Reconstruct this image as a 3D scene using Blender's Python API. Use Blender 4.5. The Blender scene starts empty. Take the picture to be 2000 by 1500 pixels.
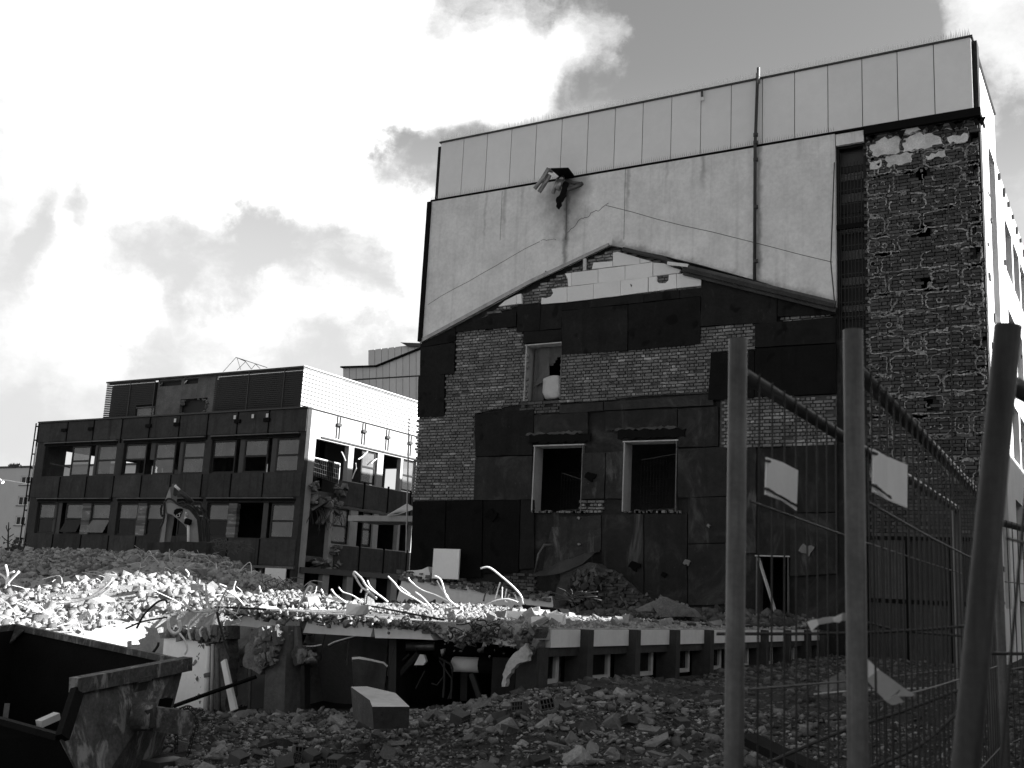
import bpy, math, random
import numpy as np
from mathutils import Vector, Matrix
random.seed(7); rng = np.random.default_rng(7)
S = bpy.context.scene
COL = S.collection
# ------------------------------------------------------------------ camera
F = 2101.5; YAW, PITCH, ROLL = [math.radians(a) for a in (30.602, 11.257, 2.952)]
CAM = np.array([0., 0., 1.6])
_cy, _sy = math.cos(YAW), math.sin(YAW)
W_ = np.array([-_sy*math.cos(PITCH), _cy*math.cos(PITCH), math.sin(PITCH)])
_rt = np.array([_cy, _sy, 0.]); _up = np.cross(_rt, W_)
R_ = _rt*math.cos(ROLL)+_up*math.sin(ROLL); U_ = -_rt*math.sin(ROLL)+_up*math.cos(ROLL)
cd = bpy.data.cameras.new('camera'); cam = bpy.data.objects.new('camera', cd); COL.objects.link(cam)
cd.sensor_width = 36; cd.lens = F/2000*36; cd.clip_start = .05; cd.clip_end = 3000
m = Matrix(((R_[0], U_[0], -W_[0], CAM[0]), (R_[1], U_[1], -W_[1], CAM[1]), (R_[2], U_[2], -W_[2], CAM[2]), (0, 0, 0, 1)))
cam.matrix_world = m
cd.dof.use_dof = True; cd.dof.focus_distance = 27; cd.dof.aperture_fstop = 7.0
S.camera = cam
# ------------------------------------------------------------------ light, sky, exposure
SUN_AZ, SUN_EL = math.radians(24), math.radians(25.7)          # azimuth measured from +X towards +Y
sl = bpy.data.lights.new('sun', 'SUN'); so = bpy.data.objects.new('sun', sl); COL.objects.link(so)
sl.energy = 5.0; sl.angle = math.radians(.5); sl.color = (1, 1, 1)
sd = Vector((math.cos(SUN_AZ)*math.cos(SUN_EL), math.sin(SUN_AZ)*math.cos(SUN_EL), math.sin(SUN_EL)))
so.rotation_euler = sd.to_track_quat('Z', 'Y').to_euler(); so.location = (60, 20, 40)
wd = bpy.data.worlds.new('World'); S.world = wd; wd.use_nodes = True
S.view_settings.view_transform = 'Standard'; S.view_settings.look = 'None'
S.view_settings.exposure = 1.75; S.view_settings.gamma = 1; S.view_settings.use_curve_mapping = False
try:
    S.cycles.max_bounces = 6; S.cycles.transparent_max_bounces = 12
except Exception: pass

class NT:
    """small helper to wire shader nodes"""
    def __init__(s, tree): s.t = tree; s.n = tree.nodes; s.l = tree.links
    def add(s, typ, **kw):
        nd = s.n.new(typ)
        for k, v in kw.items(): setattr(nd, k, v)
        return nd
    def put(s, sock, v):
        if hasattr(v, 'links'): s.l.new(v, sock)
        else: sock.default_value = v
    def math(s, op, a, b=None, c=None, clamp=False):
        nd = s.add('ShaderNodeMath', operation=op, use_clamp=clamp)
        s.put(nd.inputs[0], a)
        if b is not None: s.put(nd.inputs[1], b)
        if c is not None: s.put(nd.inputs[2], c)
        return nd.outputs[0]
    def vmath(s, op, a, b=None):
        nd = s.add('ShaderNodeVectorMath', operation=op)
        s.put(nd.inputs[0], a)
        if b is not None: s.put(nd.inputs[1], b)
        return nd.outputs['Value'] if op in ('DOT_PRODUCT', 'LENGTH', 'DISTANCE') else nd.outputs[0]
    def noise(s, vec, scale, detail=5, rough=.55, dist=0):
        nd = s.add('ShaderNodeTexNoise'); s.l.new(vec, nd.inputs['Vector'])
        nd.inputs['Scale'].default_value = scale; nd.inputs['Detail'].default_value = detail
        nd.inputs['Roughness'].default_value = rough; nd.inputs['Distortion'].default_value = dist
        return nd.outputs[0]
    def step(s, v, a, b):                                       # smooth step
        nd = s.add('ShaderNodeMapRange', interpolation_type='SMOOTHSTEP')
        s.put(nd.inputs['Value'], v); nd.inputs['From Min'].default_value = a; nd.inputs['From Max'].default_value = b
        return nd.outputs[0]
    def lerp(s, f, a, b):
        d = s.math('SUBTRACT', b, a); return s.math('MULTIPLY_ADD', f, d, a)

def dirpx(x, y):
    d = W_*F+R_*(x-1000)-U_*(y-750); return d/np.linalg.norm(d)

def make_sky():
    n = NT(wd.node_tree); n.n.clear()
    out = n.add('ShaderNodeOutputWorld'); bg = n.add('ShaderNodeBackground'); n.l.new(bg.outputs[0], out.inputs[0])
    sky = n.add('ShaderNodeTexSky', sky_type='NISHITA'); sky.sun_disc = False
    sky.sun_elevation = SUN_EL; sky.sun_rotation = math.pi/2-SUN_AZ
    bw = n.add('ShaderNodeRGBToBW'); n.l.new(sky.outputs[0], bw.inputs[0])
    clear = n.math('MULTIPLY', bw.outputs[0], .78)
    clear = n.math('MINIMUM', clear, 2.6)
    d = n.vmath('NORMALIZE', n.add('ShaderNodeTexCoord').outputs['Generated'])
    sep = n.add('ShaderNodeSeparateXYZ'); n.l.new(d, sep.inputs[0])
    zz = n.math('ADD', n.math('MAXIMUM', sep.outputs[2], 0.0), .32)
    cb = n.add('ShaderNodeCombineXYZ')
    n.l.new(n.math('DIVIDE', sep.outputs[0], zz), cb.inputs[0]); n.l.new(n.math('DIVIDE', sep.outputs[1], zz), cb.inputs[1])
    p = cb.outputs[0]
    def warpv(sc, amt, det):
        w = n.add('ShaderNodeTexNoise'); n.l.new(d, w.inputs['Vector']); w.inputs['Scale'].default_value = sc; w.inputs['Detail'].default_value = det; w.inputs['Roughness'].default_value = .62
        return n.vmath('MULTIPLY', n.vmath('SUBTRACT', w.outputs[1], (.5, .5, .5)), (amt, amt, amt))
    dw = n.vmath('NORMALIZE', n.vmath('ADD', d, n.vmath('ADD', warpv(5, .22, 3), warpv(18, .09, 8))))
    big = n.noise(p, 2.1, 9, .6, .3); fine = n.noise(dw, 11, 10, .66, .25); wisp = n.noise(n.vmath('MULTIPLY', d, (1, 1, 2.2)), 26, 8, .68, .4)
    dens = n.math('ADD', n.math('MULTIPLY', n.math('SUBTRACT', big, .52), 1.2), n.math('ADD', n.math('MULTIPLY', n.math('SUBTRACT', fine, .5), 1.0), n.math('MULTIPLY', n.math('SUBTRACT', wisp, .5), .5)))
    # broad cloud banks (+) and clear gaps (-), as directions in the sky with an angular radius
    for x, y, r0, r1, a in [(420, 40, 15, 2, .85), (760, 330, 6, .5, .55), (180, 300, 9, 1, .6), (1960, 60, 4.4, .5, .75), (1900, 175, 2.4, .3, .4), (620, 200, 9, 1, .45),
                            (560, 570, 4.6, .6, .62), (120, 600, 5.0, .8, .62), (760, 580, 4.0, .6, .6), (300, 720, 7, 1.5, .22), (1000, 110, 5.5, .8, .7), (1180, 90, 3.5, .4, .4), (300, 300, 7, 1, .3),
                            (1520, 60, 8.5, 2.4, -.95), (1680, 250, 8, 1.5, -.7), (1330, 20, 2.4, .4, -.3), (836, 268, 3.2, .3, -1.1), (800, 205, 1.7, .3, -.4), (440, 460, 4.2, .3, -.85), (250, 425, 4.2, .3, -.75),
                            (90, 440, 3.6, .3, -.6), (660, 495, 4.0, .3, -.75), (540, 450, 3.0, .3, -.5), (0, 480, 2.0, .3, -.3), (330, 650, 2.2, .3, -.2)]:
        c = n.vmath('DOT_PRODUCT', dw, tuple(dirpx(x, y)))
        dens = n.math('MULTIPLY_ADD', n.step(c, math.cos(math.radians(r0)), math.cos(math.radians(r1))), a, dens)
    cov = n.step(dens, -.22, .86)
    # thin veil towards the horizon
    veil = n.math('SUBTRACT', 1.0, n.step(sep.outputs[2], .26, .47))
    clear = n.lerp(n.math("MULTIPLY", veil, .75), clear, 3.6)
    body = n.lerp(n.noise(dw, 7, 8, .6), 3.3, 5.6)
    bright = n.math('MULTIPLY_ADD', n.step(n.vmath('DOT_PRODUCT', d, tuple(dirpx(560, 170))), math.cos(math.radians(20)), 1.0), 1.8, body)
    col = n.lerp(cov, clear, bright)
    low = n.step(sep.outputs[2], -.02, .03)
    col = n.lerp(low, .8, col)
    n.l.new(col, bg.inputs['Color']); bg.inputs['Strength'].default_value = .07
make_sky()

# ------------------------------------------------------------------ picture ray onto a real plane of the place
def ray(x, y): return W_*F+R_*(x-1000)-U_*(y-750)
def onY(x, y, Y): d = ray(x, y); return CAM+d*(Y-CAM[1])/d[1]
def onX(x, y, X): d = ray(x, y); return CAM+d*(X-CAM[0])/d[0]
def onZ(x, y, Z): d = ray(x, y); return CAM+d*(Z-CAM[2])/d[2]
def atD(x, y, D): return CAM+ray(x, y)/F*D
def proj(p):
    q = np.asarray(p, float)-CAM; w = q@W_
    return 1000+F*(q@R_)/w, 750-F*(q@U_)/w, w

# ------------------------------------------------------------------ materials (all grey: the photograph is black and white)
MATS = {}
def M(name, v, rough=.85, var=.25, sc=1.5, streak=0, bump=.25, bsc=25, metal=0, spec=.3, extra=None, smear=0, smear_v=.4):
    mt = bpy.data.materials.new(name); mt.use_nodes = True; n = NT(mt.node_tree)
    b = n.n['Principled BSDF']
    pos = n.add('ShaderNodeNewGeometry').outputs['Position']
    a = n.noise(pos, sc, 7, .6); c = n.noise(pos, sc*8, 4, .6)
    k = n.math('MULTIPLY_ADD', n.math('SUBTRACT', a, .5), var*3.2, 1.0)
    k = n.math('MULTIPLY', k, n.math('MULTIPLY_ADD', n.math('SUBTRACT', c, .5), var*1.6, 1.0))
    if streak:
        sv = n.vmath('MULTIPLY', pos, (2.2, 2.2, .09)); s1 = n.step(n.noise(sv, 1.6, 6, .65), .48, .78)
        k = n.math('MULTIPLY', k, n.math('MULTIPLY_ADD', s1, -streak, 1.0))
    k = n.math('MULTIPLY', k, v)
    if smear:
        sv = n.vmath('MULTIPLY', pos, (1.2, 1.2, 5.0))
        s2 = n.step(n.noise(sv, 1.1, 8, .62), .62-smear*.2, .70-smear*.2)
        k = n.lerp(n.math('MULTIPLY', s2, .85), k, smear_v)
    if extra: k = extra(n, pos, k)
    at = n.add('ShaderNodeAttribute', attribute_name='tone').outputs['Fac']
    k = n.math('MINIMUM', n.math('MAXIMUM', n.math('MULTIPLY', k, at), .001), .9)
    n.l.new(k, b.inputs['Base Color'])
    b.inputs['Roughness'].default_value = rough; b.inputs['Metallic'].default_value = metal
    b.inputs['Specular IOR Level'].default_value = spec
    if bump:
        bp = n.add('ShaderNodeBump'); bp.inputs['Strength'].default_value = bump; bp.inputs['Distance'].default_value = .03
        n.l.new(n.noise(pos, bsc, 5, .65), bp.inputs['Height']); n.l.new(bp.outputs[0], b.inputs['Normal'])
    MATS[name] = mt; return mt

def stain_extra(n, pos, k):
    # soot round the torn duct and long run-off marks below the coping
    c = tuple(onY(1105, 385, 29.85))
    dv = n.vmath('MULTIPLY', n.vmath('SUBTRACT', pos, c), (1, 1, .55))
    r = n.math('ADD', n.vmath('LENGTH', dv), n.math('MULTIPLY', n.math('SUBTRACT', n.noise(pos, 2.5, 6), .5), 1.2))
    k = n.math('MULTIPLY', k, n.lerp(n.step(r, .15, 1.25), .5, 1.0))
    sep = n.add('ShaderNodeSeparateXYZ'); n.l.new(pos, sep.inputs[0])
    for px, w, lo, am in [(1108, .16, 10.6, .55), (1225, .12, 13.4, .35), (1372, .13, 13.8, .35), (985, .14, 13.3, .25), (950, .08, 13.0, .22), (1480, .17, 10.5, .5), (1300, .1, 14.1, .2), (1560, .12, 14.4, .2), (1020, .1, 14, .2)]:
        x0 = onY(px, 380, 29.85)[0]
        dx = n.math('ABSOLUTE', n.math('ADD', n.math('SUBTRACT', sep.outputs[0], float(x0)), n.math('MULTIPLY', n.math('SUBTRACT', n.noise(pos, 3.5, 4), .5), .28)))
        fx = n.math('SUBTRACT', 1.0, n.step(dx, 0.0, w)); fz = n.step(sep.outputs[2], lo, lo+1.2)
        k = n.math('MULTIPLY', k, n.math('MULTIPLY_ADD', n.math('MULTIPLY', fx, fz), -am, 1.0))
    # dirt gathered along the old roof line
    ap = onY(1195, 482, 29.85)
    for (px, py) in [(826, 668), (1632, 602)]:
        q = onY(px, py, 29.85); sl_ = (q[2]-ap[2])/(q[0]-ap[0]); nx, nz = -sl_, 1.0; ln = math.hypot(nx, nz)
        dd = n.math('ADD', n.math('MULTIPLY', n.math('SUBTRACT', sep.outputs[0], float(ap[0])), nx/ln), n.math('MULTIPLY', n.math('SUBTRACT', sep.outputs[2], float(ap[2])), nz/ln))
        dd = n.math('ADD', dd, n.math('MULTIPLY', n.math('SUBTRACT', n.noise(pos, 2.2, 6), .5), .5))
        side = n.math('GREATER_THAN' if px > 1195 else 'LESS_THAN', sep.outputs[0], float(ap[0]))
        f = n.math('MULTIPLY', n.math('SUBTRACT', 1.0, n.step(n.math('ABSOLUTE', dd), .0, .42 if px > 1195 else .2)), side)
        k = n.math('MULTIPLY', k, n.math('MULTIPLY_ADD', f, -.55, 1.0))
    return k
def tar_extra(n, pos, k):
    k = n.lerp(n.step(n.noise(pos, 26, 3, .5), .72, .8), k, .14)
    k = n.math('MULTIPLY', k, n.math('MULTIPLY_ADD', n.step(n.noise(pos, 1.9, 3, .4, .2), .60, .68), -.6, 1.0))
    return n.lerp(n.math('MULTIPLY', n.step(n.noise(n.vmath('MULTIPLY', pos, (2.5, 2.5, .8)), 1.3, 9, .72, .6), .58, .74), .5), k, .07)
def char_extra(n, pos, k):
    s = n.step(n.noise(n.vmath('MULTIPLY', pos, (1.3, 1.3, .35)), 1.0, 8, .65, .6), .56, .76)
    k = n.lerp(n.math('MULTIPLY', s, .8), k, .12)
    g = n.step(n.noise(pos, 5, 6, .7), .66, .74)
    k = n.lerp(n.math('MULTIPLY', g, .5), k, .13); q = n.step(n.noise(pos, .7, 9, .7, .8), .50, .74); return n.lerp(n.math('MULTIPLY', q, .45), k, .10)

M('cladding', .80, .45, .05, .6, bump=.03, spec=.35)
M('plaster', .74, .9, .2, 1.1, streak=.22, bump=.3, bsc=18, extra=stain_extra)
M('tar', .014, .8, .45, 1.2, streak=.3, bump=.35, bsc=14, spec=.12, extra=tar_extra)
M('char', .017, .85, .5, .9, streak=.4, bump=.6, bsc=10, extra=char_extra)
M('brick', .150, .9, .25, 2.0, bump=.35, bsc=35, smear=.36, smear_v=.32)
M('brick_dark', .075, .9, .3, 1.6, bump=.3, bsc=30)
M('mortar', .075, .95, .35, 3, bump=.5, bsc=30)
M('mortar_dark', .06, .95, .4, 3, bump=.4)
M('residue', .44, .9, .35, 3, bump=.5)
M('foam', .80, .7, .06, 1.5, bump=.1)
M('black', .006, .8, .3, 3, bump=.1, spec=.1)
M('dark_metal', .035, .5, .4, 3, bump=.15, spec=.4)
M('dark_frame', .012, .55, .3, 3, bump=.05, spec=.3)
M('zinc', .30, .42, .3, 4, streak=.3, bump=.08, metal=.75)
M('galv', .09, .5, .35, 9, streak=.2, bump=.06, metal=.35, spec=.35, extra=lambda n, p, k: n.math('MULTIPLY', k, n.math('MULTIPLY_ADD', n.noise(n.vmath('MULTIPLY', p, (1, 1, .05)), 70, 4, .6), 1.3, .35)))
M('galv_rail', .10, .28, .2, 9, bump=.03, metal=.6, spec=.5)
M('wire', .045, .45, .2, 9, bump=.03, metal=.5)
M('chrome', .7, .18, .1, 3, bump=0, metal=.9)
M('concrete_dark', .046, .9, .42, .8, streak=.6, bump=.4, bsc=16, extra=lambda n, p, k: n.lerp(n.math('MULTIPLY', n.step(n.noise(n.vmath('MULTIPLY', p, (2, 2, .6)), 1.0, 9, .7, .5), .56, .78), .6), k, .12))  # on the office block: shaded copy of the light concrete
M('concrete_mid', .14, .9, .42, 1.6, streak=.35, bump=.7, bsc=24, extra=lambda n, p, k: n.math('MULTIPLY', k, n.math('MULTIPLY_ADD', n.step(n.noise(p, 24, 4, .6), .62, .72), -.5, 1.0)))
M('concrete_light', .38, .9, .2, 1.4, streak=.2, bump=.4, bsc=18)  # on the office block: sunlit copy of the dark concrete
M('concrete_break', .17, .95, .6, 4, bump=1.0, bsc=22)
M('white_wall', .74, .85, .10, 1.2, streak=.12, bump=.15)
M('louver', .72, .5, .08, 1.0, bump=.03, spec=.4); M('louvre_shaded', .045, .5, .1, 1.0, bump=.02)  # one louvre finish in two tones: sunlight and shade put into the colour
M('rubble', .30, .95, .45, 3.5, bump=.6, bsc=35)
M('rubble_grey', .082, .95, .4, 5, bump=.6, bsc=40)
M('soil', .028, .97, .5, 2.5, bump=.8, bsc=30)
M('dust', .34, .97, .3, 1.8, bump=.9, bsc=20)
M('rebar', .80, .6, .25, 6, bump=.1, metal=.1)
M('cable', .03, .6, .2, 6, bump=.05)
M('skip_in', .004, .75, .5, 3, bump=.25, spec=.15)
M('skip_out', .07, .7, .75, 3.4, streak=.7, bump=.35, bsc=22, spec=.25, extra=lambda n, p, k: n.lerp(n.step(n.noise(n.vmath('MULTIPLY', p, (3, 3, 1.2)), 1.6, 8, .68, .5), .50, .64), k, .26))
M('paint_yellow', .33, .5, .15, 2, streak=.15, bump=.05)
M('sign_white', .86, .55, .06, 5, streak=.1, bump=.03)
M('ink', .02, .7, .1, 5, bump=0)
M('tape_white', .86, .5, .08, 6, bump=.05)
M('tape_grey', .46, .5, .15, 6, bump=.05)
M('fabric', .10, .9, .2, 3, bump=.3, bsc=12)
M('bag', .50, .7, .12, 3, bump=.5, bsc=9)
M('timber', .10, .85, .35, 3, streak=.3, bump=.3)
M('far_wall', .58, .9, .08, .5, bump=.1)
M('bark', .05, .9, .3, 5, bump=.3)
M('leaf', .08, .8, .4, 3, bump=.1)
M('hoard', .075, .6, .4, 1.6, streak=.5, bump=.2, spec=.3)
M('ground_dark', .05, .97, .4, 2, bump=.7)
def glass_mat(name, base, mix):
    mt = bpy.data.materials.new(name); mt.use_nodes = True; n = NT(mt.node_tree); b = n.n['Principled BSDF']; o = n.n['Material Output']
    pos = n.add('ShaderNodeNewGeometry').outputs['Position']
    n.l.new(n.math('MULTIPLY', n.math('MULTIPLY_ADD', n.noise(pos, 1.2, 5), 1.2, .4), base), b.inputs['Base Color'])
    b.inputs['Roughness'].default_value = .12; b.inputs['Specular IOR Level'].default_value = .6 if base > .1 else .15
    tr = n.add('ShaderNodeBsdfTransparent'); mx = n.add('ShaderNodeMixShader'); mx.inputs[0].default_value = mix
    n.l.new(b.outputs[0], mx.inputs[1]); n.l.new(tr.outputs[0], mx.inputs[2]); n.l.new(mx.outputs[0], o.inputs[0])
    MATS[name] = mt
glass_mat('glass', .17, .32); glass_mat('glass_dark', .012, .2)

# ------------------------------------------------------------------ mesh collector and naming
class MB:
    def __init__(s): s.v = []; s.f = []; s.t = []; s.tone = 1.0
    def face(s, pts):
        i = len(s.v); s.v += [tuple(map(float, p)) for p in pts]; s.f.append(tuple(range(i, i+len(pts)))); s.t.append(s.tone); return s
    def mesh_(s, vs, fs):
        i = len(s.v); s.v += [tuple(map(float, p)) for p in vs]
        for f in fs: s.f.append(tuple(i+k for k in f)); s.t.append(s.tone)
        return s
    def box(s, x0, x1, y0, y1, z0, z1):
        return s.mesh_([(x0,y0,z0),(x1,y0,z0),(x1,y1,z0),(x0,y1,z0),(x0,y0,z1),(x1,y0,z1),(x1,y1,z1),(x0,y1,z1)],
                       [(0,3,2,1),(4,5,6,7),(0,1,5,4),(1,2,6,5),(2,3,7,6),(3,0,4,7)])
    def prism(s, poly, off):                                     # poly: list of 3-D points, off: extrusion vector
        p = [np.asarray(q, float) for q in poly]; o = np.asarray(off, float); k = len(p)
        return s.mesh_(p+[q+o for q in p], [tuple(range(k)), tuple(range(2*k-1, k-1, -1))]+[((i+1) % k, i, i+k, (i+1) % k+k) for i in range(k)])
    def tube(s, pts, r, n=6, taper=None):
        P = [np.asarray(p, float) for p in pts]; rings = []
        for i, p in enumerate(P):
            d = P[min(i+1, len(P)-1)]-P[max(i-1, 0)]; d = d/(np.linalg.norm(d)+1e-9)
            a = np.cross(d, (0, 0, 1.)); a = a if np.linalg.norm(a) > .05 else np.cross(d, (1., 0, 0)); a /= np.linalg.norm(a); b = np.cross(d, a)
            rr = r if taper is None else r*(1+(taper-1)*i/max(1, len(P)-1))
            rings.append([p+rr*(a*math.cos(2*math.pi*k/n)+b*math.sin(2*math.pi*k/n)) for k in range(n)])
        vs = [v for R in rings for v in R]; fs = []
        for i in range(len(P)-1):
            for k in range(n): fs.append((i*n+k, i*n+(k+1) % n, (i+1)*n+(k+1) % n, (i+1)*n+k))
        fs += [tuple(range(n-1, -1, -1)), tuple((len(P)-1)*n+k for k in range(n))]
        return s.mesh_(vs, fs)
    def bar(s, a, b, w, d=None, up=(0, 0, 1)):                   # rectangular bar from a to b
        a = np.asarray(a, float); b = np.asarray(b, float); d = d or w; t = b-a; t /= np.linalg.norm(t)
        u = np.cross(t, np.asarray(up, float))
        if np.linalg.norm(u) < .05: u = np.cross(t, (1., 0, 0))
        u /= np.linalg.norm(u); v = np.cross(u, t)
        q = [u*w/2+v*d/2, -u*w/2+v*d/2, -u*w/2-v*d/2, u*w/2-v*d/2]
        return s.prism([a+k for k in q], b-a)
    def build(s, name, mat, parent=None, smooth=False):
        me = bpy.data.meshes.new(name); me.from_pydata(s.v, [], s.f)
        at = me.attributes.new('tone', 'FLOAT', 'FACE'); at.data.foreach_set('value', s.t)
        if smooth: me.polygons.foreach_set('use_smooth', [True]*len(s.f))
        me.materials.append(MATS[mat]); me.update()
        o = bpy.data.objects.new(name, me); COL.objects.link(o)
        if parent is not None: o.parent = parent
        return o
def np_mesh(name, V, T, tone, mat, parent=None):
    me = bpy.data.meshes.new(name); nv, nf = len(V), len(T)
    me.vertices.add(nv); me.vertices.foreach_set('co', np.ascontiguousarray(V, dtype=np.float32).ravel())
    me.loops.add(nf*3); me.loops.foreach_set('vertex_index', np.ascontiguousarray(T, dtype=np.int32).ravel())
    me.polygons.add(nf); me.polygons.foreach_set('loop_start', np.arange(0, nf*3, 3, dtype=np.int32)); me.polygons.foreach_set('loop_total', np.full(nf, 3, np.int32))
    me.update(calc_edges=True)
    at = me.attributes.new('tone', 'FLOAT', 'FACE'); at.data.foreach_set('value', np.ascontiguousarray(tone, dtype=np.float32))
    me.materials.append(MATS[mat])
    o = bpy.data.objects.new(name, me); COL.objects.link(o)
    if parent is not None: o.parent = parent
    return o
def tag(o, label, cat, group=None):
    o['label'] = label; o['category'] = cat
    if group: o['group'] = group
    return o
def kind(o, k): o['kind'] = k; return o
def thing(name, label, cat, loc=(0, 0, 0), group=None):
    o = bpy.data.objects.new(name, None); COL.objects.link(o); o.empty_display_size = .1
    return tag(o, label, cat, group)
def catmull(pts, k=5):
    P = [np.asarray(p, float) for p in pts]; P = [2*P[0]-P[1]]+P+[2*P[-1]-P[-2]]; out = []
    for i in range(1, len(P)-2):
        for j in range(k):
            t = j/k; a, b, c, d = P[i-1:i+3]
            out.append(.5*((2*b)+(-a+c)*t+(2*a-5*b+4*c-d)*t*t+(-a+3*b-3*c+d)*t**3))
    return out+[P[-2]]
def inpoly(x, y, poly):
    c = False; j = len(poly)-1
    for i in range(len(poly)):
        xi, yi = poly[i]; xj, yj = poly[j]
        if (yi > y) != (yj > y) and x < (xj-xi)*(y-yi)/(yj-yi)+xi: c = not c
        j = i
    return c
def ragged(poly, amp, seg, seed=0, closed=True):
    """roughen the outline of a 2-D polygon"""
    r = random.Random(seed); out = []
    for i in range(len(poly) if closed else len(poly)-1):
        a = np.array(poly[i]); b = np.array(poly[(i+1) % len(poly)]); L = np.linalg.norm(b-a); k = max(1, int(L/seg)); nrm = np.array([-(b-a)[1], (b-a)[0]])/(L+1e-9)
        for j in range(k):
            p = a+(b-a)*j/k
            if j: p = p+nrm*r.uniform(-amp, amp)
            out.append(tuple(p))
    return out
def grid_wall(mb, axis, pl, t, u0, u1, z0, z1, holes):
    """wall with real openings. axis 'Y': in the XZ plane at Y=pl, going back to pl+t; axis 'X': in the YZ plane at X=pl, going back to pl+t"""
    us = sorted({u0, u1, *[min(max(h[i], u0), u1) for h in holes for i in (0, 1)]}); zs = sorted({z0, z1, *[min(max(h[i], z0), z1) for h in holes for i in (2, 3)]})
    def P(u, w, z): return (u, pl+w, z) if axis == 'Y' else (pl+w, u, z)
    solid = [[not any(h[0] < (us[i]+us[i+1])/2 < h[1] and h[2] < (zs[j]+zs[j+1])/2 < h[3] for h in holes) for j in range(len(zs)-1)] for i in range(len(us)-1)]
    def S_(i, j): return 0 <= i < len(us)-1 and 0 <= j < len(zs)-1 and solid[i][j]
    for i in range(len(us)-1):
        for j in range(len(zs)-1):
            if not solid[i][j]: continue
            a, b, c, d = us[i], us[i+1], zs[j], zs[j+1]
            mb.face([P(a,0,c), P(b,0,c), P(b,0,d), P(a,0,d)]); mb.face([P(a,t,c), P(a,t,d), P(b,t,d), P(b,t,c)])
            if not S_(i-1, j): mb.face([P(a,0,c), P(a,0,d), P(a,t,d), P(a,t,c)])
            if not S_(i+1, j): mb.face([P(b,0,c), P(b,t,c), P(b,t,d), P(b,0,d)])
            if not S_(i, j-1): mb.face([P(a,0,c), P(a,t,c), P(b,t,c), P(b,0,c)])
            if not S_(i, j+1): mb.face([P(a,0,d), P(b,0,d), P(b,t,d), P(a,t,d)])
def share(o, me_obj): pass

# ------------------------------------------------------------------ terrain: thin-plate surface through measured spots
class TPS:
    def __init__(s, pts):
        P = np.array(pts, float); s.c = P[:, :2]; n = len(P)
        K = s.k(np.linalg.norm(s.c[:, None]-s.c[None], axis=2))+np.eye(n)*.05
        A = np.zeros((n+3, n+3)); A[:n, :n] = K; A[:n, n] = 1; A[:n, n+1:] = s.c; A[n, :n] = 1; A[n+1:, :n] = s.c.T
        b = np.zeros(n+3); b[:n] = P[:, 2]; s.w = np.linalg.solve(A, b)
    @staticmethod
    def k(r): return r*r*np.log(r+1e-6)
    def __call__(s, x, y):
        q = np.stack([np.ravel(x), np.ravel(y)], 1).astype(float); n = len(s.c); out = np.zeros(len(q))
        for i in range(0, len(q), 20000):
            d = np.linalg.norm(q[i:i+20000, None]-s.c[None], axis=2); out[i:i+20000] = s.k(d)@s.w[:n]+s.w[n]+q[i:i+20000]@s.w[n+1:]
        return out.reshape(np.shape(x))
GP = [(0, 0, .05), (3, 3, .15), (-2.5, 3, .0), (-5, 5, -.2), (6, -6, .1), (-8, -6, -.1), (8, 14, .45), (-3.3, 29.7, .55), (4, 30, .6),
      (-7.4, 14.2, .40), (-7.4, 17, .32), (-7.4, 21, .38), (-7.4, 27, .5), (-4, 20, .42), (-11, 9, -.78), (-14, 8, -.9), (-17, 8, -.6), (-8.6, 13.4, .05), (-10.6, 13.6, -.27), (-12.2, 13.6, -.36),
      (-14.2, 13.7, -.55), (-10, 17, -.3), (-13, 20, -.3), (-18, 27, 0), (-22, 18, -.2), (-30, 12, .2), (-35, 36, .5), (-60, 42, .6), (-40, 20, .4), (-20, 40, .6)]
for x, y, D in [(1000, 1500, 10.6), (400, 1500, 12.4), (700, 1500, 11.6), (1400, 1500, 10.0), (1000, 1420, 12.2), (1250, 1420, 12.4)]: GP.append(tuple(atD(x, y, D)))
ground_h = TPS(GP)
HP = [(-17, 6, -.9), (-24, 8, -.3), (-45, 15, .3), (-60, 30, .6), (-50, 42, .6), (-36, 40, .8), (-24, 40, .6)]
for x, y, D in [(0, 1078, 41), (120, 1074, 41), (220, 1083, 40), (330, 1076, 40), (430, 1084, 38), (500, 1112, 35), (560, 1160, 31), (610, 1176, 28),
                (0, 1146, 33.5), (150, 1144, 33), (250, 1128, 32), (300, 1114, 30), (370, 1118, 28), (450, 1160, 26), (430, 1185, 19), (400, 1195, 17), (330, 1240, 16), (340, 1290, 14.5),
                (0, 1190, 25), (100, 1190, 24), (200, 1200, 22), (0, 1228, 19), (100, 1240, 18), (200, 1262, 17), (290, 1285, 15.6), (380, 1150, 24), (250, 1180, 24), (300, 1190, 22)]:
    HP.append(tuple(atD(x, y+(9 if D > 27 else 3), D)))
for x, y, D in [(470, 1122, 44), (520, 1150, 43), (570, 1176, 41), (620, 1190, 37), (690, 1192, 35), (600, 1190, 46), (680, 1200, 44), (520, 1160, 50), (545, 1186, 30), (600, 1192, 27), (580, 1192, 24)]: HP.append(tuple(atD(x, y, D)))
heap_h = TPS(HP)
def fbm(x, y, s, amp, seed):
    r = np.random.default_rng(seed); z = np.zeros_like(x, dtype=float)
    for o in range(5):
        for k in range(4):
            a = r.uniform(0, 2*math.pi); f = s*2**o*r.uniform(.7, 1.3); z += amp/2**o/2*np.sin((x*math.cos(a)+y*math.sin(a))*f+r.uniform(0, 6.3))
    return z
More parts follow.
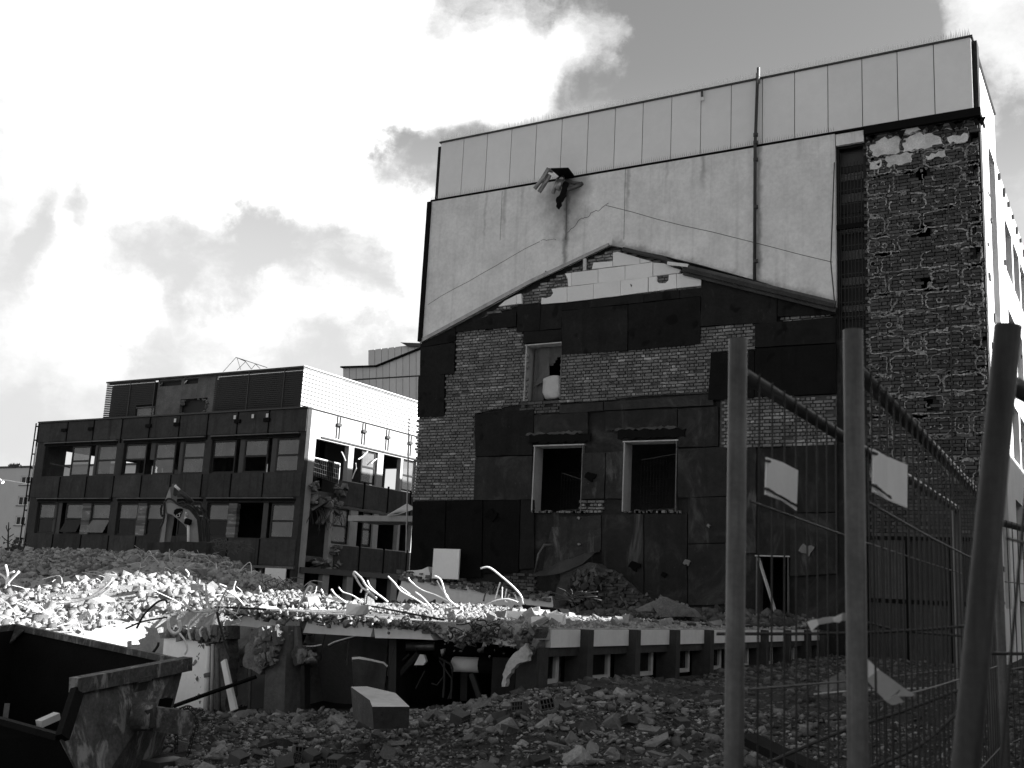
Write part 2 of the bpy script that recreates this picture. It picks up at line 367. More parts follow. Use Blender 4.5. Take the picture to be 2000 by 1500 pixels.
def surf(name, xs, ys, hfun, mat, seed, amp):
    X, Y = np.meshgrid(xs, ys, indexing='ij'); Z = hfun(X, Y)
    V = np.stack([X.ravel(), Y.ravel(), Z.ravel()], 1); a, b = len(xs), len(ys)
    I = np.arange(a*b).reshape(a, b); p, q, r, s = I[:-1, :-1].ravel(), I[1:, :-1].ravel(), I[1:, 1:].ravel(), I[:-1, 1:].ravel()
    T = np.concatenate([np.stack([p, q, r], 1), np.stack([p, r, s], 1)])
    return np_mesh(name, V, T, np.ones(len(T)), mat)
def g_h(X, Y):
    inside = 1/(1+np.exp(np.clip((np.maximum(np.abs(X+20)-50, np.abs(Y-25)-42))*.4, -30, 30)))
    return ground_h(np.clip(X, -70, 22), np.clip(Y, -12, 62))*inside+.5*(1-inside)+fbm(X, Y, 2.2, .035, 3)
gx = np.concatenate([np.linspace(-1500, -80, 8), np.linspace(-70, -17, 40), np.linspace(-16.5, 3, 130), np.linspace(3.6, 22, 20), np.linspace(30, 1500, 8)])
gy = np.concatenate([np.linspace(-1500, -20, 8), np.linspace(-10, 6, 16), np.linspace(6.5, 17, 110), np.linspace(17.5, 62, 60), np.linspace(75, 1500, 8)])
kind(surf('ground', gx, gy, g_h, 'soil', 1, 0), 'structure')
def h_h(X, Y):
    z = heap_h(np.clip(X, -60, -10), np.clip(Y, 7, 46)); z = np.where(Y > 19, np.minimum(z, .95+np.clip((-20.3-X)*.30, 0, 9)), z)
    cut = np.clip((np.where(Y < 14.3, -15.2, -13.6)-X)/.5, 0, 1)
    yy = np.where(Y > 19, 1, cut)                                # heap stops at the open end of the ruin
    return z+fbm(X, Y, 1.4, .06, 9)-(1-cut)*2.2*np.clip((28-Y)/3, .25, 1)-np.clip((X+11)*1.5, 0, 4)-np.clip((10.4-Y)*1.2, 0, 4)
kind(surf('rubble_heap', np.linspace(-60, -9, 170), np.linspace(8, 46, 150), h_h, 'dust', 2, 0), 'structure')

# ------------------------------------------------------------------ stones
def ico():
    t = (1+5**.5)/2; V = np.array([(-1,t,0),(1,t,0),(-1,-t,0),(1,-t,0),(0,-1,t),(0,1,t),(0,-1,-t),(0,1,-t),(t,0,-1),(t,0,1),(-t,0,-1),(-t,0,1)], float); V /= np.linalg.norm(V[0])
    T = np.array([(0,11,5),(0,5,1),(0,1,7),(0,7,10),(0,10,11),(1,5,9),(5,11,4),(11,10,2),(10,7,6),(7,1,8),(3,9,4),(3,4,2),(3,2,6),(3,6,8),(3,8,9),(4,9,5),(2,4,11),(6,2,10),(8,6,7),(9,8,1)]); return V, T
def sub(V, T):
    V = list(map(tuple, V)); mp = {}; out = []
    def mid(a, b):
        k = (min(a, b), max(a, b))
        if k not in mp:
            q = np.array(V[a])+np.array(V[b]); V.append(tuple(q/np.linalg.norm(q))); mp[k] = len(V)-1
        return mp[k]
    for a, b, c in T:
        x, y, z = mid(a, b), mid(b, c), mid(c, a); out += [(a,x,z),(x,b,y),(z,y,c),(x,y,z)]
    return np.array(V), np.array(out)
CV = np.array([(-1,-1,-1),(1,-1,-1),(1,1,-1),(-1,1,-1),(-1,-1,1),(1,-1,1),(1,1,1),(-1,1,1)], float)*.75
CT = np.array([(0,3,2),(0,2,1),(4,5,6),(4,6,7),(0,1,5),(0,5,4),(1,2,6),(1,6,5),(2,3,7),(2,7,6),(3,0,4),(3,4,7)])
def rock(kind_, seed):
    r = np.random.default_rng(seed)
    if kind_ == 'shard': V, T = CV.copy(), CT; V = V*np.array([1, r.uniform(.5, .9), r.uniform(.12, .3)]); V += r.normal(0, .12, V.shape)*np.array([1, 1, .35]); return V, T
    if kind_ == 'block': V, T = CV.copy(), CT; V = V*np.array([1, r.uniform(.5, .8), r.uniform(.4, .7)]); V += r.normal(0, .09, V.shape); return V, T
    import bmesh
    bm = bmesh.new(); k = 20 if kind_ == 'big' else 9
    q = r.normal(size=(k, 3)); q /= np.linalg.norm(q, axis=1)[:, None]; q = np.sign(q)*np.abs(q)**.5*r.uniform(.75, 1.05, (k, 1)); q *= np.array([1, r.uniform(.55, .95), r.uniform(.4, .75)])
    for p in q: bm.verts.new(p)
    h = bmesh.ops.convex_hull(bm, input=bm.verts); bmesh.ops.delete(bm, geom=[g for g in h['geom_interior'] if isinstance(g, bmesh.types.BMVert)], context='VERTS'); bmesh.ops.triangulate(bm, faces=bm.faces); bm.verts.index_update()
    V = np.array([v.co[:] for v in bm.verts]); T = np.array([[v.index for v in f.verts] for f in bm.faces]); bm.free(); return V, T
def rotm(r, n, tilt):
    a = r.uniform(0, 2*math.pi, n); bx = r.normal(0, tilt, n); by = r.normal(0, tilt, n)
    ca, sa, cx, sx, cy, sy = np.cos(a), np.sin(a), np.cos(bx), np.sin(bx), np.cos(by), np.sin(by); z = np.zeros(n); o = np.ones(n)
    A = np.stack([ca, -sa, z, sa, ca, z, z, z, o], 1).reshape(n, 3, 3); B = np.stack([o, z, z, z, cx, -sx, z, sx, cx], 1).reshape(n, 3, 3); Cc = np.stack([cy, z, sy, z, o, z, -sy, z, cy], 1).reshape(n, 3, 3)
    return A@B@Cc
def scatter(name, P, size, kinds, mat, seed, tilt=.5, tone=(.6, 1.3), parent=None):
    r = np.random.default_rng(seed); V, T, tn = [], [], []; off = 0
    vs = [rock(k, seed*50+i) for i, k in enumerate(kinds)]; which = r.integers(0, len(vs), len(P))
    for i, (v, t) in enumerate(vs):
        idx = np.where(which == i)[0]
        if not len(idx): continue
        w = np.einsum('nij,kj->nki', rotm(r, len(idx), tilt), v)*size[idx][:, None, None]+P[idx][:, None, :]
        V.append(w.reshape(-1, 3)); T.append((t[None]+(np.arange(len(idx))*len(v))[:, None, None]+off).reshape(-1, 3)); off += len(idx)*len(v)
        tn.append(np.repeat(r.uniform(tone[0], tone[1], len(idx))**1.0, len(t)))
    o = np_mesh(name, np.concatenate(V), np.concatenate(T), np.concatenate(tn), mat, parent); o['kind'] = 'stuff'; return o
def inview(P, mx=260, my=140):
    q = P-CAM; w = q@W_; x = 1000+F*(q@R_)/w; y = 750-F*(q@U_)/w
    return (w > .5) & (x > -mx) & (x < 2000+mx) & (y > -my) & (y < 1500+my), w
def lognorm(r, n, lo, hi, p=2.2): u = r.uniform(0, 1, n); return lo*(hi/lo)**(u**p)
CHUNKS = []                                                       # separate big pieces, filled below
def chunk_things(name, P, size, kinds, mats, seed, labels, cat, group, tilt=.5, tone=(.7, 1.3)):
    r = np.random.default_rng(seed); R = rotm(r, len(P), tilt); mesh = []
    for i, k in enumerate(kinds):
        for q in range(3):
            V, T = rock(k, seed*91+i*7+q); b = MB(); b.tone = r.uniform(*tone); b.mesh_(V, [tuple(t) for t in T]); o = b.build(name, mats[i % len(mats)]); mesh.append(o.data); bpy.data.objects.remove(o)
    for i in range(len(P)):
        o = bpy.data.objects.new(name, mesh[r.integers(0, len(mesh))]); COL.objects.link(o)
        mm = Matrix([list(R[i][k]*size[i])+[float(P[i][k])] for k in range(3)]+[[0, 0, 0, 1]]); o.matrix_world = mm
        tag(o, labels, cat, group)

# ================================================================== MAIN BUILDING (gable of the pulled-down house, plaster above, cladding on top)
YG = 30.0; XL = onY(848, 397, YG)[0]; XR = -3.26
XK = onY(1896, 77, YG-.12)[0]
XS0, XS1 = onY(1634, 283, YG)[0], onY(1688, 270, YG)[0]           # stair window strip
ZC0 = onY(1300, 318, YG)[2]; ZC1 = onY(1895, 77, YG)[2]           # cladding band
ZP0 = ZC0
main = thing('main_building', 'tall half-stripped building with pale cladding and the scar of a gable on its end wall', 'building')
def G(x, y, off=0): q = onY(x, y, YG); return (q[0], YG-off, q[2])
def gxz(x, y): q = onY(x, y, YG); return (q[0], q[2])
win_low = []
for a in [((1047, 872), (1136, 1000)), ((1222, 864), (1321, 1000))]:
    p, q = gxz(*a[0]), gxz(*a[1]); win_low.append((p[0], q[0], q[1], p[1]))
pU, qU = gxz(1031, 676), gxz(1096, 780); win_up = (pU[0], qU[0], qU[1], pU[1])
pD, qD = gxz(1480, 1086), gxz(1541, 1195); door_h = (pD[0], qD[0], 1.25, pD[1])
strip_h = (XS0, XS1, gxz(1660, 660)[1], gxz(1660, 283)[1])
pock = []
for x, y, w, h in [(1799, 340, .30, .36), (1804, 452, .34, .34), (1808, 556, .28, .40), (1812, 790, .26, .3), (1903, 272, .20, .45), (1908, 330, .2, .42), (1912, 440, .2, .45), (1913, 494, .2, .35), (1920, 552, .2, .4), (1922, 668, .2, .3), (1924, 723, .2, .32),
                   (1693, 480, .09, .3), (1694, 520, .1, .34), (1697, 568, .09, .25)]:
    q = gxz(x, y); pock.append((max(q[0]-w/2, XS1+.02), min(q[0]+w/2, XR-.02), q[1]-h/2, q[1]+h/2))
b = MB(); grid_wall(b, 'Y', YG+.02, .42, XL, XR, -.6, ZC1-.05, win_low+[win_up, door_h, strip_h]+pock); b.build('end_wall', 'char', main)
b = MB()                                                          # the unseen body: roof, far walls, floors
b.box(XL, XL+.3, YG+.45, 62, -.6, ZC1-.05); b.box(XL+.31, -6.2, 61.7, 62, -.6, ZC1-.05); b.box(XL+.31, -6.2, YG+.45, 61.69, ZC1-.35, ZC1-.05)
for z in (.2, 3.9, 7.5, 11.2): b.box(XL+.31, XR-.36, YG+.45, 61.69, z-.3, z)
b.box(XL+.31, XR-.35, YG+4.5, YG+4.7, .2, 3.6); b.box(XL+.31, XR-.35, YG+4.5, YG+4.7, 3.9, 7.2); b.box(XL+.31, XR-.35, YG+3.5, YG+3.7, 7.5, 10.9); b.box(XL+.31, XR-.35, YG+3.5, YG+3.7, 11.2, 15)
b.build('floors', 'brick_dark', main)
MB().box(XS1+.05, XR-.37, YG+.47, YG+.49, 1, ZP0-.4).build('pocket_blackout', 'black', main)  # black sheet added so interior light does not show through the pockets
# right-hand face in the sun
ZP = ZC0-.05
rf = []
r_open = [(1949, 345, 1957, 480), (1962, 470, 1972, 610), (1985, 545, 1990, 690)]
wins_r = []
for fl in range(5):
    zt = 14.3-fl*3.0
    for k in range(9):
        y0 = 35.7+k*2.45; wins_r.append((y0, y0+2.1, zt-1.75, zt))
wins_r += [(31.9, 33.5, 9.9, ZP-.15), (31.9, 33.5, 2.0, 9.5)]
b = MB(); grid_wall(b, 'X', XR, -.35, YG+.46, 62, -.6, ZP, wins_r); rw = b.build('side_wall', 'white_wall', main)
MB().box(XR-.95, XR-.6, 31.6, 33.9, 1.5, ZP-.1).build('niche_wall', 'brick', main)
for z0, z1 in ((12.3, ZP-.2), (9.95, 11.2), (6.2, 8.8), (3, 5)): MB().box(XR-.59, XR-.55, 31.95, 33.45, z0, z1).build('niche_shade', 'black', main)  # black boards standing for the shade inside the recess
for z in (12.9, 12.1, 8.6, 5.2): MB().box(XR-.5, XR-.2, 31.91, 33.49, z, z+.35).build('niche_beam', 'dark_metal', main)
for (a, c, d, e) in wins_r[:-2]:
    f = MB(); f.box(XR-.25, XR-.18, a, c, d, d+.08); f.box(XR-.25, XR-.18, a, c, e-.08, e); f.box(XR-.25, XR-.18, a, a+.08, d+.08, e-.08); f.box(XR-.25, XR-.18, c-.08, c, d+.08, e-.08)
    w = f.build('side_window', 'dark_frame', main); MB().box(XR-.22, XR-.21, a+.08, c-.08, d+.08, e-.08).build('pane', 'glass_dark', w)
b = MB()                                                          # broken nibs of the removed floors along the corner
rr = random.Random(3)
for k in range(13):
    z = 2.2+k*.95+rr.uniform(-.2, .2); yy = YG+.5+rr.uniform(0, 1.2)
    b = MB(); b.tone = rr.uniform(.5, 1.4); b.box(XR, XR+rr.uniform(.02, .05), yy, yy+rr.uniform(.1, .4), z, z+rr.uniform(.06, .22)); b.build('bracket', 'dark_metal', main)
for k in range(14):
    MB().box(XR, XR+.08, 34.2+k*1.3, 34.3+k*1.3, ZP-.45+rr.uniform(-.1, .1), ZP-.2).build('bracket', 'dark_metal', main)
for k in range(16):
    z = rr.uniform(4, ZP-.4); yy = rr.uniform(34.6, 50); MB().box(XR, XR+rr.uniform(.03, .08), yy, yy+.08, z, z+rr.uniform(.08, .2)).build('bracket', 'dark_metal', main)
# cladding panels
edges = [862, 907, 953, 1002, 1054, 1104, 1155, 1208, 1260, 1313, 1372, 1430, 1490, 1552, 1617, 1684, 1753, 1824, 1895]
xa, xb = onY(862, 284, YG-.1)[0], XK; NPAN = 18
for i in range(NPAN):
    x0 = xa+(xb-xa)*i/NPAN; x1 = xa+(xb-xa)*(i+1)/NPAN; b = MB(); b.tone = random.uniform(.96, 1.03)
    b.box(x0+.012, x1-.012, YG-.12, YG+.015, ZC0+.03, ZC1); b.build('cladding_panel', 'cladding', main)
MB().box(xa, xb, YG-.085, YG-.01, ZC0+.04, ZC1-.01).build('cladding_backing', 'dark_metal', main)
yb_ = onX(1942, 237, XK)[1]
for i in range(4):
    y0 = (YG-.13 if i == 0 else YG+.03+(yb_-YG)*i/4); y1 = YG+.03+(yb_-YG)*(i+1)/4
    MB().box(XK-.13, XK-.003, y0+.012, y1-.012, ZC0+.03, ZC1).build('cladding_panel', 'cladding', main)
b = MB(); b.box(xa-.05, xb+.05, YG-.17, YG+.3, ZC1+.002, ZC1+.05); b.box(XK-.2, XK+.06, YG+.305, yb_, ZC1+.002, ZC1+.05); b.build('coping', 'dark_metal', main)
b = MB(); b.box(XL-.05, XS1+.02, YG-.17, YG-.002, ZC0-.03, ZC0+.015); b.box(XS1+.022, XR+.05, YG-.17, YG-.002, ZC0-.22, ZC0+.02); b.box(XR+.002, XR+.05, YG, YG+.9, ZC0-.16, ZC0-.07)
rr = random.Random(5)
for k in range(16):
    x = rr.uniform(XS1+.1, XR); b.face([(x, YG-.18, ZC0-.3), (x+.25, YG-.18, ZC0-.3), (x+.12, YG-.18, ZC0-.3-rr.uniform(.05, .3))])
b.build('cladding_ledge', 'black', main)
b = MB()                                                          # bird spikes
for x in np.arange(xa, xb, .045):
    h = random.uniform(.14, .26); d = random.uniform(-.03, .03)
    b.face([(x, YG-.13, ZC1+.07), (x+.024, YG-.13, ZC1+.07), (x+.008+d, YG-.16, ZC1+.07+h)])
kind(b.build('bird_spikes', 'foam', main), 'stuff')
b = MB()
for x in np.arange(XL, XS0, .07):
    h = random.uniform(.12, .2); b.face([(x, YG-.19, ZC0+.026), (x+.014, YG-.19, ZC0+.026), (x+.007+random.uniform(-.03, .03), YG-.2, ZC0+.026+h)])
kind(b.build('ledge_spikes', 'zinc', main), 'stuff')
# plaster field above the old roof line
pl = [gxz(848, 397)] + [(XS0-.02, ZC0-.05)] + [(XS0-.02, gxz(1632, 602)[1])] + [gxz(1632, 602)] + [gxz(1500, 556), gxz(1372, 520), gxz(1290, 500), gxz(1225, 487), gxz(1195, 481), gxz(1180, 487), gxz(1120, 516), gxz(1040, 553), gxz(940, 610), gxz(880, 642)] + [(XL, gxz(829, 668)[1])]
pl[0] = (XL, ZC0-.05)
b = MB(); b.prism([(x, YG-.14, z) for x, z in pl], (0, .14, 0)); b.build('plaster_field', 'plaster', main)
b = MB(); b.box(XL-.16, XL-.003, YG-.22, YG+.3, gxz(826, 668)[1]-.02, ZC0-.06); b.build('corner_trim', 'black', main)
b = MB(); b.box(XS0, XS1, YG-.1, YG+.01, strip_h[3], ZC0-.06); b.build('plaster_lintel', 'plaster', main)
# thin cracks and roof scars: shallow raised ribs of filler
def rib(pts, r, mat, name, jit=.03, seed=1, parent=main):
    r_ = random.Random(seed); P = []
    for i in range(len(pts)-1):
        for k in range(8):
            t = k/8; P.append((pts[i][0]*(1-t)+pts[i+1][0]*t, pts[i][1]*(1-t)+pts[i+1][1]*t))
    P.append(pts[-1])
    return MB().tube([(x, YG-.141, z+r_.uniform(-jit, jit)) for x, z in P], r, 4).build(name, mat, parent)
rib([gxz(840, 596), gxz(1058, 473)], .008, 'mortar', 'roof_scar'); rib([gxz(1187, 405), gxz(1628, 515)], .009, 'mortar', 'roof_scar', .02, 2); rib([gxz(1060, 472), gxz(1090, 470)], .007, 'mortar', 'crack')
rib([gxz(1112, 455), gxz(1140, 430), gxz(1160, 420), gxz(1192, 402)], .009, 'mortar', 'crack', .06, 4); rib([gxz(1111, 380), gxz(1109, 472)], .010, 'dark_metal', 'cable_run', .01, 5); rib([gxz(1225, 330), gxz(1222, 470)], .007, 'mortar', 'crack', .03, 6)
rib([gxz(985, 375), gxz(981, 470)], .006, 'mortar', 'crack', .03, 7); rib([gxz(1632, 320), gxz(1625, 515), gxz(1633, 598)], .016, 'cable', 'cable_run', .02, 8)
# roof edge strips
b = MB(); b.prism([G(826, 672, .19), G(826, 665, .19), G(1040, 549, .19), G(1193, 478, .19), G(1193, 484, .19), G(1040, 557, .19)], (0, .05, 0)); b.build('flashing', 'zinc', main)
MB().tube([G(1222, 490, .2), G(1300, 509, .2), G(1336, 526, .22)], .07, 8).build('roof_pipe', 'dark_metal', main, True)
b = MB()
for k, (y0, y1, d, t) in enumerate([(536, 596, .22, .7), (543, 603, .30, .3), (549, 610, .2, .45)]):
    b.tone = t; b.bar(G(1340, y0-12, d), G(1636, y1, d), .08, .12)
b.build('roof_ledge', 'concrete_mid', main)
b = MB(); b.bar(G(1310, 519, .25), G(1350, 524, .25), .1, .1); b.build('cut_beam', 'white_wall', main)
# downpipe
o = MB().tube([G(1485, 150, .26), G(1480, 292, .26), G(1479, 552, .26)], .05, 8).build('downpipe', 'dark_metal', main, True)
for y in (270, 285, 318, 410, 515): MB().tube([G(1481, y-3, .26), G(1481, y+3, .26)], .075, 8).build('pipe_clamp', 'dark_metal', o)
MB().tube([G(1485, 168, .2), G(1485, 138, .2)], .05, 8).build('vent_pipe', 'galv', main)
MB().tube([G(1376, 182, .2), G(1376, 196, .2)], .03, 6).build('sensor_arm', 'dark_metal', main); MB().tube([G(1376, 196, .2), G(1376, 202, .2)], .06, 8).build('sensor_cap', 'white_wall', main)

# ---- torn ventilation duct
duct = MB().prism([onY(x, y, yy) for x, y, yy in [(1076, 331, 29.2), (1110, 330, 29.2), (1122, 346, 29.83), (1093, 346, 29.83)]], (0, 0, .05)).build('torn_duct', 'black', main)
def dp(cx, cy, off): q = onY(1020+cx/13.64, 310+cy/13.64, YG-off); return tuple(q)
for pts, r, mt in [([(700, 260, .9), (520, 560, .95), (330, 800, 1.0)], .068, 'zinc'), ([(790, 330, .5), (730, 300, .8)], .068, 'zinc'), ([(730, 430, .8), (600, 660, .82), (450, 890, .85)], .075, 'zinc'), ([(960, 560, .5), (900, 700, .55), (820, 920, .6)], .07, 'zinc'),
                   ([(1090, 490, .4), (1030, 560, .5)], .07, 'zinc'), ([(1600, 660, .14), (1400, 760, .3), (1200, 830, .4), (1130, 930, .45)], .075, 'galv'), ([(1180, 570, .2), (1350, 640, .3), (1540, 660, .2)], .06, 'galv'), ([(980, 520, .2), (930, 560, .45)], .06, 'galv')]:
    MB().tube([dp(*p) for p in pts], r, 10).build('duct_pipe', mt, duct, True)
MB().tube([dp(1050, 560, .5), dp(930, 820, .55)], .05, 10, 2.4).build('duct_cone', 'zinc', duct, True)
b = MB(); pts = ragged([(1130, 590), (1220, 640), (1150, 900), (1170, 980), (1090, 1090), (1030, 1160), (1040, 1240), (990, 1290), (960, 1345), (905, 1290), (920, 1200), (900, 1060), (960, 1000), (1040, 820), (1080, 640)], 18, 40, 4)
b.prism([dp(x, y, .5+.1*math.sin(y/130)) for x, y in pts], (0, .06, 0)); b.build('torn_lining', 'black', duct)

# ---- stair window strip
zs0, zs1 = strip_h[2], strip_h[3]
f = MB(); yb = YG+.3
f.box(XS0, XS0+.05, YG+.05, YG+.2, zs0, zs1); f.box(XS1-.05, XS1, YG+.05, YG+.2, zs0, zs1); f.box(XS0+.05, XS1-.05, YG+.05, YG+.2, zs1-.06, zs1)
sw = f.build('stair_window', 'dark_frame', main)
n_p = 19
ystops = [283, 317, 330, 345, 370, 388, 410, 430, 440, 450, 482, 502, 535, 552, 590, 604, 620, 640, 660]
for i in range(len(ystops)-1):
    za, zb_ = gxz(1660, ystops[i+1])[1], gxz(1660, ystops[i])[1]
    pale_pane = i in (2, 4, 8, 10, 12, 14); p = MB(); p.tone = 1.0
    p.box(XS0+.052, XS1-.052, yb, yb+.03, za+.01, zb_-.01); p.build('pane', 'concrete_mid' if pale_pane else ('dark_metal' if i == 0 else 'dark_frame'), sw)  # some panes in a paler grey
for i in range(7):
    x = XS0+.1+(XS1-XS0-.2)*i/6; MB().box(x-.012, x+.012, YG-.01, YG+.014, zs0, gxz(1660, 317)[1]).build('window_bar', 'dark_frame', sw)
b = MB()
for z in np.arange(zs0+.2, gxz(1660, 320)[1], .42): b.box(XS0+.05, XS1-.05, YG+.016, YG+.03, z, z+.016)
b.build('cross_bars', 'dark_metal', sw); MB().box(XS0-.03, XS1, YG-.03, YG+.04, gxz(1660, 446)[1], gxz(1660, 437)[1]).build('window_transom', 'black', sw)

# ---- brickwork patches -------------------------------------------------
BRICKS = []                                                        # (x, z, w, h, yfront, tone, dark)
def brick_zone(px_poly, yf=.075, dark=False, skip=.02, seed=1, row=.1, ln=.29):
    r = random.Random(seed); poly = [gxz(*p) for p in px_poly]; x0 = min(p[0] for p in poly); x1 = max(p[0] for p in poly); z0 = min(p[1] for p in poly); z1 = max(p[1] for p in poly)
    z = math.floor(z0/row)*row; k = int(round(z/row))
    while z < z1:
        L = ln if k % 2 == 0 else ln/2; x = math.floor(x0/L)*L+(ln/4 if k % 2 else 0)
        while x < x1:
            w = L
            if k % 2 and r.random() < .18: w = ln
            if inpoly(x+w/2, z+row/2, poly) and r.random() > skip: j_ = .009 if dark else .019; BRICKS.append((x+j_/2, z+j_/2, w-j_-r.uniform(0, .008), row-j_, yf+r.uniform(-.014, .014)*(3 if r.random() < .08 else 1), max(.35, r.gauss(1, .17)) if r.random() > .05 else r.uniform(1.3, 1.8), dark))
            x += w
        z += row; k += 1
Z1a = [(893, 650), (1011, 640), (1028, 662), (1028, 786), (930, 808), (929, 977), (811, 979), (820, 815), (872, 813), (872, 735), (892, 730)]
Z2 = [(1097, 695), (1370, 674), (1372, 639), (1476, 633), (1476, 685), (1392, 690), (1388, 768), (1250, 774), (1150, 786), (1097, 785)]
Z3 = [(1408, 780), (1635, 771), (1635, 869), (1406, 874)]
Z4 = [(940, 622), (980, 598), (1195, 488), (1300, 512), (1374, 530), (1374, 565), (1040, 595), (1015, 597)]
Z5 = [(1138, 978), (1182, 975), (1180, 1001), (1137, 1003)]; Z6 = [(1022, 788), (1095, 782), (1094, 806), (1022, 812)]; Z7 = [(1521, 620), (1636, 615), (1636, 624), (1521, 633)]; Z8 = [(990, 1120), (1050, 1120), (1050, 1160), (985, 1160)]
for i, z in enumerate([Z1a, Z2, Z3, Z4, Z5, Z7]): brick_zone(z, seed=i+1)
brick_zone(Z6, .05, True, .1, 11); brick_zone(Z8, .05, True, .2, 12)
bx = [(1692, 262), (1908, 226), (1929, 700), (1931, 1048), (1692, 1048)]
brick_zone(bx, .035, True, .0, 21, .098, .30)
BRICKS = [k for k in BRICKS if not any(h[0]-k[2]*.6 < k[0] < h[1]-k[2]*.3 and h[2]-.05 < k[1] < h[3]-.03 for h in pock)]
def dist(bk): return bk[0]**2+(YG)**2+(bk[1]-1.6)**2
light = [k for k in BRICKS if not k[6]]; darkb = [k for k in BRICKS if k[6]]
light.sort(key=lambda k: dist(k)/(k[2]**1.0)); darkb.sort(key=dist)
single = light[:230]+darkb[:70]
protos = {}
def brick_mb(b, x, z, w, h, yf):
    y0, y1 = YG-yf, YG+.015; c = .006
    return b.mesh_([(x,y1,z),(x+w,y1,z),(x+w,y1,z+h),(x,y1,z+h),(x+c,y0,z+c),(x+w-c,y0,z+c),(x+w-c,y0,z+h-c),(x+c,y0,z+h-c)], [(4,5,6,7),(0,1,5,4),(1,2,6,5),(2,3,7,6),(3,0,4,7)])
for k in single:
    x, z, w, h, yf, t, dk = k; key = (round(w, 2), round(h, 2), round(t*4)/4, dk)
    if key not in protos: b = MB(); b.tone = key[2]; y0 = YG; brick_mb(b, 0, 0, w, h, .075); protos[key] = b.build('brick', 'brick_dark' if dk else 'brick', main); o = protos[key]
    else: o = protos[key].copy(); COL.objects.link(o); o.parent = main
    o.location = (x, .075-yf, z)
for nm, lst, mt in [('brickwork', light[230:], 'brick'), ('brickwork', darkb[70:], 'brick_dark')]:
    b = MB()
    for x, z, w, h, yf, t, dk in lst: b.tone = t; brick_mb(b, x, z, w, h, yf)
    kind(b.build(nm, mt, main), 'stuff')
for zn, mt in [(Z1a, 'mortar'), (Z2, 'mortar'), (Z3, 'mortar'), (Z4, 'mortar')]:
    b = MB(); b.prism([G(x, y, .025 if mt == 'mortar' else .012) for x, y in zn], (0, .04, 0)); b.build('mortar_bed', mt, main)

# ---- black board panels over the brick
def panel(px, off=.12, th=.05, mat='tar', name='tar_panel', tone=None, rag=.012, parent=main, seed=None):
    b = MB(); b.tone = tone if tone else random.uniform(.75, 1.35)
    pts = [gxz(*p) for p in px]
    if rag: pts = ragged(pts, rag, .35, seed or hash(px[0]) % 999)
    b.prism([(x, YG-off, z) for x, z in pts], (0, th, 0)); return b.build(name, mat, parent)
TP = [[(894,650),(895,641),(947,626),(960,615),(1011,610),(1011,639)], [(825,680),(892,670),(890,731),(824,735)], [(825,674),(893,642),(893,668),(825,679)], [(821,736),(871,733),(871,814),(819,816)],
      [(1015,597),(1060,594),(1057,647),(1012,650)], [(1061,596),(1100,592),(1099,643),(1058,647)], [(1026,650),(1099,645),(1099,668),(1025,672)], [(1100,592),(1154,587),(1153,604),(1100,608)], [(1154,587),(1260,576),(1260,592),(1154,603)],
      [(1261,576),(1330,568),(1330,584),(1261,592)], [(1331,568),(1372,564),(1372,580),(1331,584)], [(1100,609),(1229,597),(1228,686),(1100,694)], [(1230,597),(1371,581),(1370,673),(1230,686)], [(1373,545),(1520,580),(1519,631),(1371,639)],
      [(1521,582),(1634,609),(1635,616),(1521,620)], [(1477,634),(1634,621),(1634,671),(1477,680)], [(1477,683),(1635,673),(1635,770),(1476,777)], [(1391,691),(1475,685),(1475,779),(1386,782)],
      [(930,810),(1045,800),(1042,889),(931,892)], [(931,894),(1042,891),(1040,976),(928,977)], [(809,980),(873,979),(870,1110),(804,1112)], [(875,979),(945,978),(943,1128),(872,1130)], [(947,978),(1018,977),(1015,1118),(945,1120)], [(1020,977),(1045,977),(1046,1110),(1017,1112)],
      [(1138,886),(1184,884),(1182,974),(1138,976)], [(1186,884),(1219,882),(1219,974),(1184,974)], [(1097,1010),(1176,1007),(1176,1074),(1097,1080)], [(1178,1006),(1259,1004),(1259,1170),(1178,1110)], [(1261,1004),(1344,1003),(1344,1180),(1261,1178)],
      [(1346,972),(1420,971),(1420,1060),(1346,1062)], [(1346,1064),(1420,1062),(1420,1180),(1346,1182)], [(1326,800),(1404,795),(1404,872),(1326,874)], [(1326,878),(1420,874),(1420,969),(1326,972)], [(1046,812),(1150,806),(1150,848),(1046,852)], [(1185,804),(1324,800),(1324,836),(1185,842)], [(1095,792),(1180,786),(1180,803),(1095,810)], [(1182,786),(1395,770),(1395,792),(1182,802)],
      [(1422,876),(1478,874),(1478,1080),(1422,1082)], [(1545,872),(1636,869),(1636,1000),(1545,1002)], [(1545,1004),(1636,1002),(1636,1120),(1545,1125)]]
lite = {14: .9, 23: .4, 18: 1.0, 20: .3, 21: .3, 22: .34, 16: .5, 17: .5, 27: 1.0, 28: .9, 35: 1.6, 36: 1.5, 26: 1.7, 24: 1.5, 25: 1.4, 19: 1.2, 13: 1.25}
for i, p in enumerate(TP):
    panel(p, .12 if i < 18 else .09, .06, 'tar' if i < 23 and i != 19 else 'char', 'tar_panel', lite.get(i), .012, main, i+3)
